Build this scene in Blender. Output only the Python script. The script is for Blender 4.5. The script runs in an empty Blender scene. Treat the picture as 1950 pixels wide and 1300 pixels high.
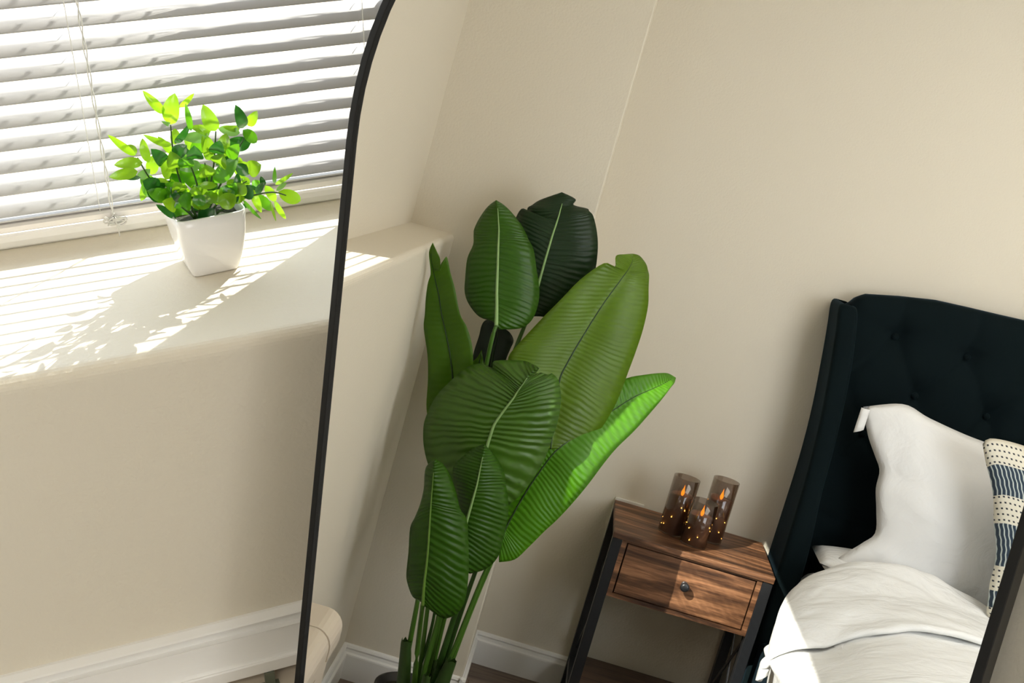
import bpy, bmesh, math, random
from mathutils import Vector, Matrix, noise as mnoise

# ------------------------------------------------------------------ camera, sky, sun, exposure
C = bpy.context.scene.collection
sc = bpy.context.scene
R = Matrix(((0.930643, 0.181805, -0.317569), (-0.365927, 0.464589, -0.806384), (0.000935, 0.866663, 0.498894)))
cam_data = bpy.data.cameras.new('camera'); cam_data.sensor_width = 36.0; cam_data.lens = 44.8465
cam_data.clip_start = 0.02
cam = bpy.data.objects.new('camera', cam_data); C.objects.link(cam)
m4 = R.to_4x4(); m4.translation = Vector((0, -1, 1.66)); cam.matrix_world = m4
sc.camera = cam
sc.view_settings.view_transform = 'Standard'; sc.view_settings.look = 'None'
sc.view_settings.gamma = 1; sc.view_settings.use_curve_mapping = False
sc.view_settings.exposure = 0.0
sc.cycles.max_bounces = 12; sc.cycles.diffuse_bounces = 6; sc.cycles.transparent_max_bounces = 24
sc.cycles.caustics_reflective = False; sc.cycles.caustics_refractive = False
world = bpy.data.worlds.new('sky'); sc.world = world; world.use_nodes = True
wb = world.node_tree.nodes['Background']; wb.inputs[0].default_value = (0.80, 0.88, 1.0, 1); wb.inputs[1].default_value = 5.0
SUN_DIR = Vector((-1.0, -0.875, -1.02)).normalized()
sd = bpy.data.lights.new('sun', 'SUN'); sd.energy = 12.0; sd.angle = math.radians(0.38); sd.color = (1.0, 0.95, 0.87)
sun = bpy.data.objects.new('sun', sd); C.objects.link(sun); sun.location = (3, 3, 4)
sun.rotation_euler = SUN_DIR.to_track_quat('-Z', 'Y').to_euler()
def area(name, loc, target, sx, sy, power, col):
    l = bpy.data.lights.new(name, 'AREA'); l.shape = 'RECTANGLE'; l.size = sx; l.size_y = sy; l.energy = power; l.color = col
    o = bpy.data.objects.new(name, l); C.objects.link(o); o.location = loc
    o.rotation_euler = (Vector(target) - Vector(loc)).to_track_quat('-Z', 'Y').to_euler()
    return o
# added fill light at the unseen second window in the right wall
area('fill_light_window_2', (0.45, -2.15, 1.30), (-1.8, -0.9, 0.35), 1.15, 1.5, 20, (0.98, 0.98, 1.0))
# added fill light from above, under an unseen ceiling lamp
area('ceiling_fill_light', (-0.7, -1.6, 2.30), (-0.7, -1.6, 0), 1.0, 1.0, 14, (1.0, 0.93, 0.82))

LEAVES={"A": [[[[-1.43, -0.164, 0.9662], [-1.4405, -0.1555, 0.9726], [-1.437, -0.1709, 0.9593]], [[-1.4358, -0.1584, 0.9865], [-1.4555, -0.1238, 0.9706], [-1.4489, -0.2116, 0.9718]], [[-1.4417, -0.1527, 1.0068], [-1.4688, -0.0946, 0.988], [-1.4598, -0.2298, 0.9928]], [[-1.4475, -0.1453, 1.0313], [-1.4775, -0.0786, 1.0089], [-1.4675, -0.2337, 1.025]], [[-1.4533, -0.137, 1.0634], [-1.4833, -0.0715, 1.0361], [-1.4733, -0.2278, 1.0569]], [[-1.4592, -0.1289, 1.0945], [-1.4892, -0.0642, 1.0771], [-1.4792, -0.2113, 1.0938]], [[-1.465, -0.1208, 1.1256], [-1.495, -0.0678, 1.1074], [-1.485, -0.1932, 1.1324]], [[-1.4708, -0.1171, 1.1389], [-1.5008, -0.0631, 1.1263], [-1.4908, -0.1761, 1.151]], [[-1.4767, -0.1125, 1.1553], [-1.5067, -0.0601, 1.1388], [-1.4967, -0.1686, 1.1599]], [[-1.4825, -0.1058, 1.1734], [-1.5125, -0.0636, 1.1612], [-1.5025, -0.1494, 1.178]], [[-1.4883, -0.099, 1.1916], [-1.5155, -0.0716, 1.1851], [-1.5064, -0.1236, 1.1955]], [[-1.4942, -0.0929, 1.2032], [-1.5138, -0.0795, 1.1988], [-1.5073, -0.1048, 1.205]], [[-1.5, -0.0893, 1.2099], [-1.5, -0.0893, 1.2099], [-1.5, -0.0893, 1.2099]]], "mid", "light"], "B": [[[[-1.52, -0.2189, 0.9866], [-1.527, -0.2108, 0.9928], [-1.527, -0.2351, 0.9975]], [[-1.525, -0.2192, 1.0048], [-1.5381, -0.1963, 1.0084], [-1.5381, -0.2662, 1.0004]], [[-1.53, -0.22, 1.0337], [-1.5481, -0.1801, 1.0378], [-1.5481, -0.3, 1.0231]], [[-1.535, -0.2204, 1.0683], [-1.555, -0.1644, 1.0796], [-1.555, -0.3206, 1.0565]], [[-1.54, -0.22, 1.1014], [-1.56, -0.1498, 1.1218], [-1.56, -0.3287, 1.1087]], [[-1.545, -0.2201, 1.1371], [-1.565, -0.1378, 1.1589], [-1.565, -0.3222, 1.159]], [[-1.55, -0.2204, 1.1716], [-1.57, -0.1341, 1.1833], [-1.57, -0.31, 1.1971]], [[-1.555, -0.2214, 1.1959], [-1.575, -0.1441, 1.2045], [-1.575, -0.2925, 1.229]], [[-1.56, -0.2217, 1.2142], [-1.58, -0.1717, 1.1759], [-1.58, -0.2807, 1.2371]], [[-1.565, -0.2212, 1.2232], [-1.585, -0.1517, 1.2039], [-1.585, -0.2748, 1.241]], [[-1.57, -0.2212, 1.2346], [-1.5881, -0.1597, 1.2166], [-1.5881, -0.2444, 1.2405]], [[-1.575, -0.2201, 1.2457], [-1.5881, -0.174, 1.2323], [-1.5881, -0.2453, 1.2535]], [[-1.58, -0.2135, 1.2599], [-1.58, -0.2135, 1.2599], [-1.58, -0.2135, 1.2599]]], "dark", "light"], "C": [[[[-1.43, -0.3416, 0.7486], [-1.416, -0.3316, 0.7547], [-1.4405, -0.3642, 0.7552]], [[-1.4393, -0.3352, 0.7853], [-1.4147, -0.2884, 0.7882], [-1.4577, -0.3987, 0.7756]], [[-1.4486, -0.3263, 0.8388], [-1.415, -0.2475, 0.8335], [-1.4738, -0.4286, 0.8056]], [[-1.4579, -0.3203, 0.8943], [-1.4179, -0.217, 0.8811], [-1.4879, -0.444, 0.8506]], [[-1.4671, -0.3257, 0.9255], [-1.4271, -0.2057, 0.9105], [-1.4971, -0.4505, 0.8871]], [[-1.4764, -0.3349, 0.9637], [-1.4364, -0.2163, 0.9384], [-1.5064, -0.4545, 0.9405]], [[-1.4857, -0.3443, 0.9974], [-1.4457, -0.2296, 0.9649], [-1.5157, -0.4579, 0.988]], [[-1.495, -0.3533, 1.0288], [-1.455, -0.2519, 1.0078], [-1.525, -0.4595, 1.0338]], [[-1.5043, -0.3669, 1.072], [-1.4643, -0.2778, 1.0541], [-1.5343, -0.456, 1.0816]], [[-1.5136, -0.383, 1.1148], [-1.4736, -0.3035, 1.1014], [-1.5436, -0.4467, 1.1174]], [[-1.5229, -0.3902, 1.1332], [-1.4829, -0.3411, 1.1465], [-1.5529, -0.4409, 1.1416]], [[-1.5321, -0.3935, 1.1414], [-1.4921, -0.3652, 1.1448], [-1.5621, -0.436, 1.151]], [[-1.5414, -0.3966, 1.1508], [-1.5078, -0.3611, 1.1662], [-1.5666, -0.4278, 1.1634]], [[-1.5507, -0.3981, 1.1655], [-1.5261, -0.3785, 1.1733], [-1.5692, -0.4103, 1.1757]], [[-1.56, -0.3949, 1.1766], [-1.56, -0.3949, 1.1766], [-1.56, -0.3949, 1.1766]]], "yellow", "dark"], "D": [[[[-1.34, -0.2222, 0.6089], [-1.3575, -0.2009, 0.5974], [-1.3505, -0.2557, 0.6046]], [[-1.3357, -0.2205, 0.6495], [-1.3665, -0.1634, 0.6066], [-1.3542, -0.2923, 0.6319]], [[-1.3314, -0.2187, 0.6899], [-1.3734, -0.1172, 0.6485], [-1.3566, -0.3178, 0.6791]], [[-1.3271, -0.2176, 0.7435], [-1.3771, -0.0929, 0.6864], [-1.3571, -0.3347, 0.7411]], [[-1.3229, -0.2186, 0.7694], [-1.3729, -0.0812, 0.724], [-1.3529, -0.338, 0.7849]], [[-1.3186, -0.2204, 0.7921], [-1.3686, -0.0795, 0.7541], [-1.3486, -0.3398, 0.8179]], [[-1.3143, -0.2301, 0.8214], [-1.3643, -0.0885, 0.8018], [-1.3443, -0.3366, 0.8569]], [[-1.31, -0.2378, 0.8421], [-1.36, -0.1092, 0.8425], [-1.34, -0.3303, 0.8837]], [[-1.3057, -0.2435, 0.8579], [-1.3557, -0.1349, 0.8799], [-1.3357, -0.3175, 0.9105]], [[-1.3014, -0.2468, 0.8706], [-1.3514, -0.1587, 0.8954], [-1.3314, -0.302, 0.9199]], [[-1.2971, -0.2499, 0.88], [-1.3471, -0.1836, 0.8946], [-1.3271, -0.2969, 0.9159]], [[-1.2929, -0.2537, 0.8906], [-1.3429, -0.1852, 0.9101], [-1.3229, -0.2786, 0.9167]], [[-1.2886, -0.2583, 0.9058], [-1.3306, -0.2318, 0.9269], [-1.3138, -0.2668, 0.9071]], [[-1.2843, -0.2652, 0.9204], [-1.3151, -0.2534, 0.9314], [-1.3027, -0.2727, 0.9195]], [[-1.28, -0.2758, 0.9329], [-1.28, -0.2758, 0.9329], [-1.28, -0.2758, 0.9329]]], "olive", "light"], "E": [[[[-1.26, -0.1829, 0.4093], [-1.2705, -0.1744, 0.4142], [-1.2705, -0.1941, 0.4021]], [[-1.2564, -0.1793, 0.4289], [-1.2768, -0.1581, 0.4137], [-1.2768, -0.2297, 0.389]], [[-1.2527, -0.1745, 0.457], [-1.2811, -0.1402, 0.4364], [-1.2811, -0.2538, 0.4076]], [[-1.2491, -0.1708, 0.4853], [-1.2791, -0.1327, 0.4576], [-1.2791, -0.2606, 0.4402]], [[-1.2455, -0.1641, 0.5282], [-1.2755, -0.1259, 0.5022], [-1.2755, -0.2538, 0.4907]], [[-1.2418, -0.1546, 0.5777], [-1.2718, -0.1167, 0.5514], [-1.2718, -0.2382, 0.5493]], [[-1.2382, -0.1486, 0.6101], [-1.2682, -0.1205, 0.5761], [-1.2682, -0.2212, 0.6012]], [[-1.2345, -0.1458, 0.6268], [-1.2645, -0.1239, 0.6061], [-1.2645, -0.2022, 0.621]], [[-1.2309, -0.1412, 0.6538], [-1.2609, -0.1232, 0.6392], [-1.2609, -0.1851, 0.6535]], [[-1.2273, -0.1366, 0.6807], [-1.2556, -0.1171, 0.673], [-1.2556, -0.1647, 0.684]], [[-1.2236, -0.1342, 0.6994], [-1.2441, -0.119, 0.6929], [-1.2441, -0.1484, 0.7029]], [[-1.22, -0.1327, 0.715], [-1.22, -0.1327, 0.715], [-1.22, -0.1327, 0.715]]], "mid", "light2"], "F": [[[[-1.3, -0.236, 0.4881], [-1.3105, -0.2274, 0.49], [-1.3123, -0.255, 0.4818]], [[-1.297, -0.228, 0.5267], [-1.3183, -0.2104, 0.5201], [-1.3219, -0.2828, 0.4975]], [[-1.294, -0.2226, 0.5601], [-1.3237, -0.197, 0.5544], [-1.3287, -0.2995, 0.5269]], [[-1.291, -0.2206, 0.5887], [-1.321, -0.194, 0.583], [-1.326, -0.2994, 0.568]], [[-1.288, -0.2208, 0.6211], [-1.318, -0.1917, 0.6173], [-1.323, -0.2974, 0.6082]], [[-1.285, -0.2209, 0.65], [-1.315, -0.1787, 0.6425], [-1.32, -0.2892, 0.6464]], [[-1.282, -0.2209, 0.6709], [-1.312, -0.1687, 0.6684], [-1.317, -0.2746, 0.68]], [[-1.279, -0.2193, 0.6978], [-1.309, -0.1648, 0.6883], [-1.314, -0.2675, 0.6989]], [[-1.276, -0.2178, 0.7202], [-1.3057, -0.1764, 0.7116], [-1.3107, -0.249, 0.7233]], [[-1.273, -0.2163, 0.7426], [-1.2943, -0.1926, 0.737], [-1.2979, -0.2302, 0.7408]], [[-1.27, -0.2132, 0.7588], [-1.27, -0.2132, 0.7588], [-1.27, -0.2132, 0.7588]]], "mid", "light"], "G": [[[[-1.41, -0.2979, 0.5115], [-1.4135, -0.2884, 0.5193], [-1.41, -0.3039, 0.4895]], [[-1.414, -0.2972, 0.5456], [-1.4201, -0.2804, 0.5623], [-1.414, -0.3341, 0.5035]], [[-1.4179, -0.2986, 0.5638], [-1.4263, -0.2832, 0.5791], [-1.4179, -0.3538, 0.5344]], [[-1.4219, -0.3093, 0.6144], [-1.4319, -0.2878, 0.6144], [-1.4219, -0.3777, 0.5785]], [[-1.4259, -0.3243, 0.6696], [-1.4359, -0.2958, 0.6748], [-1.4259, -0.397, 0.6104]], [[-1.4298, -0.338, 0.709], [-1.4398, -0.31, 0.7251], [-1.4298, -0.4172, 0.6509]], [[-1.4338, -0.3533, 0.7465], [-1.4438, -0.3256, 0.7698], [-1.4338, -0.4376, 0.6983]], [[-1.4526, -0.3836, 0.7851], [-1.4626, -0.3519, 0.8144], [-1.4526, -0.4575, 0.7464]], [[-1.4779, -0.4135, 0.8178], [-1.4879, -0.3854, 0.8544], [-1.4779, -0.4758, 0.7811]], [[-1.5029, -0.4454, 0.8492], [-1.5129, -0.4209, 0.8895], [-1.5029, -0.5021, 0.8211]], [[-1.5274, -0.4822, 0.886], [-1.5374, -0.4562, 0.9192], [-1.5274, -0.5264, 0.8659]], [[-1.5521, -0.5143, 0.9087], [-1.5621, -0.4952, 0.9347], [-1.5521, -0.5435, 0.897]], [[-1.5781, -0.5368, 0.9226], [-1.5864, -0.5262, 0.9432], [-1.5781, -0.5553, 0.9196]], [[-1.604, -0.5533, 0.9337], [-1.6102, -0.5447, 0.9434], [-1.604, -0.5622, 0.9278]], [[-1.63, -0.5644, 0.936], [-1.63, -0.5644, 0.936], [-1.63, -0.5644, 0.936]]], "bright", "dark"], "H": [[[[-1.44, -0.1223, 0.7449], [-1.44, -0.0787, 0.7319], [-1.433, -0.1482, 0.7541]], [[-1.4283, -0.1178, 0.7925], [-1.4283, -0.0679, 0.7661], [-1.4152, -0.1535, 0.8056]], [[-1.4167, -0.1069, 0.8386], [-1.4167, -0.0584, 0.8209], [-1.3986, -0.1482, 0.8528]], [[-1.405, -0.09, 0.8858], [-1.405, -0.0452, 0.8726], [-1.385, -0.1334, 0.9129]], [[-1.3933, -0.0687, 0.9332], [-1.3933, -0.0251, 0.925], [-1.3733, -0.1127, 0.9532]], [[-1.3817, -0.054, 0.9651], [-1.3817, -0.021, 0.9556], [-1.3617, -0.0918, 0.9786]], [[-1.37, -0.0409, 0.9993], [-1.37, -0.0156, 0.9909], [-1.35, -0.071, 1.0244]], [[-1.3583, -0.0287, 1.0267], [-1.3583, -0.0134, 1.0223], [-1.3383, -0.0543, 1.0556]], [[-1.3467, -0.0231, 1.0415], [-1.3467, -0.0156, 1.0372], [-1.3267, -0.0388, 1.0866]], [[-1.335, -0.0201, 1.0514], [-1.335, -0.0158, 1.047], [-1.315, -0.0365, 1.0579]], [[-1.3233, -0.0144, 1.067], [-1.3233, -0.0125, 1.0621], [-1.3052, -0.031, 1.0796]], [[-1.3117, -0.01, 1.086], [-1.3117, -0.0055, 1.0868], [-1.2986, -0.0218, 1.0935]], [[-1.3, -0.0092, 1.1078], [-1.3, -0.0092, 1.1078], [-1.3, -0.0092, 1.1078]]], "bright2", "dark"], "I": [[[[-1.56, -0.1765, 0.8086], [-1.56, -0.1474, 0.806], [-1.56, -0.2025, 0.8223]], [[-1.5667, -0.1693, 0.8536], [-1.5667, -0.1276, 0.8534], [-1.5667, -0.196, 0.8735]], [[-1.5733, -0.1652, 0.8875], [-1.5733, -0.1237, 0.8778], [-1.5733, -0.1986, 0.9045]], [[-1.58, -0.1642, 0.9103], [-1.58, -0.1246, 0.9108], [-1.58, -0.2, 0.9232]], [[-1.5867, -0.1625, 0.927], [-1.5867, -0.1235, 0.9337], [-1.5867, -0.1859, 0.9374]], [[-1.5933, -0.1526, 0.9473], [-1.5933, -0.1278, 0.9461], [-1.5933, -0.1658, 0.9427]], [[-1.6, -0.1438, 0.9547], [-1.6, -0.1438, 0.9547], [-1.6, -0.1438, 0.9547]]], "black", "dark"], "J": [[[[-1.46, -0.1612, 0.7992], [-1.46, -0.1346, 0.7913], [-1.46, -0.1825, 0.8055]], [[-1.46, -0.1526, 0.8433], [-1.46, -0.1228, 0.8345], [-1.46, -0.1681, 0.8537]], [[-1.46, -0.1494, 0.8714], [-1.46, -0.1326, 0.87], [-1.46, -0.16, 0.8745]], [[-1.46, -0.1482, 0.8884], [-1.46, -0.1418, 0.8866], [-1.46, -0.1524, 0.8897]], [[-1.46, -0.1462, 0.904], [-1.46, -0.1462, 0.904], [-1.46, -0.1462, 0.904]]], "bright2", "dark"]}
PETIOLES={"1": [[[-1.4, -0.1613, 0.3709], [-1.42, -0.1688, 0.2561], [-1.43, -0.1747, 0.1609], [-1.44, -0.1792, 0.1015]], 0.0068, "g"], "2": [[[-1.27, -0.1818, 0.4075], [-1.35, -0.1869, 0.3106], [-1.4, -0.2017, 0.1853], [-1.43, -0.2104, 0.1161]], 0.0062, "g"], "3": [[[-1.43, -0.2066, 0.3923], [-1.43, -0.2124, 0.3235], [-1.43, -0.2141, 0.2737], [-1.43, -0.2145, 0.2022], [-1.43, -0.223, 0.1264]], 0.0062, "g"], "4": [[[-1.45, -0.1986, 0.3459], [-1.45, -0.2028, 0.3041], [-1.45, -0.2039, 0.2475], [-1.45, -0.2026, 0.186], [-1.45, -0.2135, 0.1141]], 0.0042, "d"], "5": [[[-1.38, -0.251, 0.424], [-1.4, -0.2458, 0.3491], [-1.42, -0.2436, 0.2785], [-1.44, -0.2414, 0.1977], [-1.45, -0.2425, 0.1171]], 0.0075, "d"], "6": [[[-1.45, -0.2699, 0.5979], [-1.44, -0.2678, 0.5045], [-1.44, -0.2612, 0.4397], [-1.44, -0.2564, 0.3591], [-1.44, -0.2528, 0.2732], [-1.44, -0.251, 0.2057], [-1.45, -0.2535, 0.1207]], 0.0055, "d"], "7": [[[-1.42, -0.297, 0.5318], [-1.42, -0.2819, 0.4614], [-1.42, -0.2719, 0.3715], [-1.42, -0.2641, 0.2849], [-1.43, -0.2584, 0.2186], [-1.44, -0.2647, 0.1289]], 0.0048, "g"], "A": [[[-1.43, -0.164, 0.9662], [-1.43, -0.1626, 0.943], [-1.44, -0.1646, 0.8907], [-1.45, -0.1737, 0.7581], [-1.46, -0.1914, 0.5832], [-1.46, -0.2108, 0.3829], [-1.46, -0.2219, 0.1878], [-1.46, -0.2257, 0.1071]], 0.0055, "g"], "B": [[[-1.52, -0.2178, 0.9863], [-1.52, -0.2167, 0.9696], [-1.51, -0.2106, 0.8988], [-1.5, -0.2104, 0.7942], [-1.48, -0.2131, 0.6444], [-1.48, -0.2211, 0.4651], [-1.48, -0.2238, 0.2803], [-1.47, -0.2342, 0.1052]], 0.0055, "g"], "C": [[[-1.46, -0.3418, 0.7416], [-1.46, -0.3277, 0.6366], [-1.46, -0.2943, 0.5062], [-1.46, -0.2728, 0.3284], [-1.46, -0.2588, 0.1177]], 0.005, "g"], "H": [[[-1.45, -0.1215, 0.7426], [-1.45, -0.1436, 0.5714], [-1.45, -0.1823, 0.3408], [-1.45, -0.215, 0.1083]], 0.005, "g"]}
SHEATHS={"1": [[[-1.41, -0.1615, 0.2591], [-1.415, -0.168, 0.2272], [-1.42, -0.1785, 0.1666], [-1.43, -0.1852, 0.108]], 0.013], "2": [[[-1.37, -0.2252, 0.2157], [-1.38, -0.2266, 0.1874], [-1.41, -0.2275, 0.1309]], 0.01], "3": [[[-1.4, -0.2648, 0.2495], [-1.405, -0.2616, 0.2243], [-1.41, -0.2578, 0.1839], [-1.43, -0.2486, 0.1284]], 0.014], "4": [[[-1.47, -0.2274, 0.2104], [-1.47, -0.2377, 0.1633], [-1.47, -0.2386, 0.1066]], 0.01]}
DUVET=[[[-1.7, -0.983, 0.5607], [-1.7, -1.015, 0.5928], [-1.7, -1.0614, 0.6214], [-1.7, -1.1382, 0.6503], [-1.7, -1.2333, 0.6591], [-1.7, -1.3377, 0.6385], [-1.7, -1.3984, 0.6212], [-1.7, -1.4928, 0.6119], [-1.7, -1.6424, 0.6005]], [[-1.64, -0.9498, 0.5458], [-1.64, -0.9904, 0.5827], [-1.64, -1.0481, 0.6108], [-1.64, -1.1303, 0.6363], [-1.64, -1.2239, 0.6438], [-1.64, -1.3244, 0.6294], [-1.64, -1.387, 0.621], [-1.64, -1.4815, 0.6062], [-1.64, -1.6226, 0.5933]], [[-1.57, -0.9274, 0.5226], [-1.57, -0.9744, 0.5623], [-1.57, -1.0372, 0.5881], [-1.57, -1.1228, 0.6148], [-1.57, -1.2145, 0.6285], [-1.57, -1.3089, 0.6257], [-1.57, -1.3731, 0.6186], [-1.57, -1.4642, 0.6074], [-1.57, -1.5971, 0.5922]], [[-1.49, -0.9126, 0.4929], [-1.49, -0.9586, 0.538], [-1.49, -1.0232, 0.5704], [-1.49, -1.1055, 0.5997], [-1.49, -1.197, 0.6235], [-1.49, -1.29, 0.6273], [-1.49, -1.353, 0.6253], [-1.49, -1.4406, 0.6167], [-1.49, -1.5643, 0.6014]], [[-1.43, -0.9062, 0.4606], [-1.43, -0.9458, 0.4971], [-1.43, -1.0064, 0.5198], [-1.43, -1.0748, 0.57], [-1.43, -1.163, 0.6084], [-1.43, -1.2641, 0.6224], [-1.43, -1.3346, 0.6269], [-1.43, -1.4239, 0.6243], [-1.43, -1.5398, 0.6078]]]
PILLOW={"left": [[-1.82, -1.0694, 0.5822], [-1.82, -1.0652, 0.6038], [-1.82, -1.1102, 0.6554], [-1.82, -1.1323, 0.6862], [-1.82, -1.1194, 0.7382], [-1.82, -1.1038, 0.7866], [-1.82, -1.1003, 0.829], [-1.82, -1.0807, 0.8586], [-1.82, -1.0504, 0.9019], [-1.82, -1.0225, 0.9613]], "top": [[-1.82, -1.0225, 0.9613], [-1.82, -1.1089, 0.9935], [-1.82, -1.1764, 0.9786], [-1.82, -1.2879, 0.9626], [-1.82, -1.4018, 0.9578], [-1.82, -1.5181, 0.9448]], "bottom": [[-1.82, -1.0694, 0.5822], [-1.82, -1.1649, 0.5645], [-1.82, -1.268, 0.5627], [-1.82, -1.3978, 0.5559], [-1.82, -1.5367, 0.5588], [-1.82, -1.6501, 0.5606]], "right": [[-1.82, -1.6501, 0.5606], [-1.82, -1.6036, 0.7141], [-1.82, -1.5658, 0.8349], [-1.82, -1.5181, 0.9448]]}
CUSHION={"left": [[-1.64, -1.3847, 0.6101], [-1.64, -1.3648, 0.6268], [-1.64, -1.3614, 0.6511], [-1.64, -1.3535, 0.6891], [-1.64, -1.3517, 0.7301], [-1.64, -1.3437, 0.7715], [-1.64, -1.3254, 0.8157], [-1.64, -1.3114, 0.8611], [-1.64, -1.295, 0.8993], [-1.64, -1.2705, 0.9411], [-1.64, -1.2521, 0.9784]], "top": [[-1.64, -1.2521, 0.9784], [-1.64, -1.2651, 0.9957], [-1.64, -1.3302, 1.0006], [-1.64, -1.4383, 0.9917], [-1.64, -1.5694, 0.9825], [-1.64, -1.6649, 0.9748]], "bottom": [[-1.64, -1.3847, 0.6101], [-1.64, -1.424, 0.6174], [-1.64, -1.5083, 0.6146], [-1.64, -1.6186, 0.6048], [-1.64, -1.718, 0.5917], [-1.64, -1.8026, 0.5867]], "right": [[-1.64, -1.8026, 0.5867], [-1.64, -1.7462, 0.6958], [-1.64, -1.701, 0.807], [-1.64, -1.6649, 0.9748]]}
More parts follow.
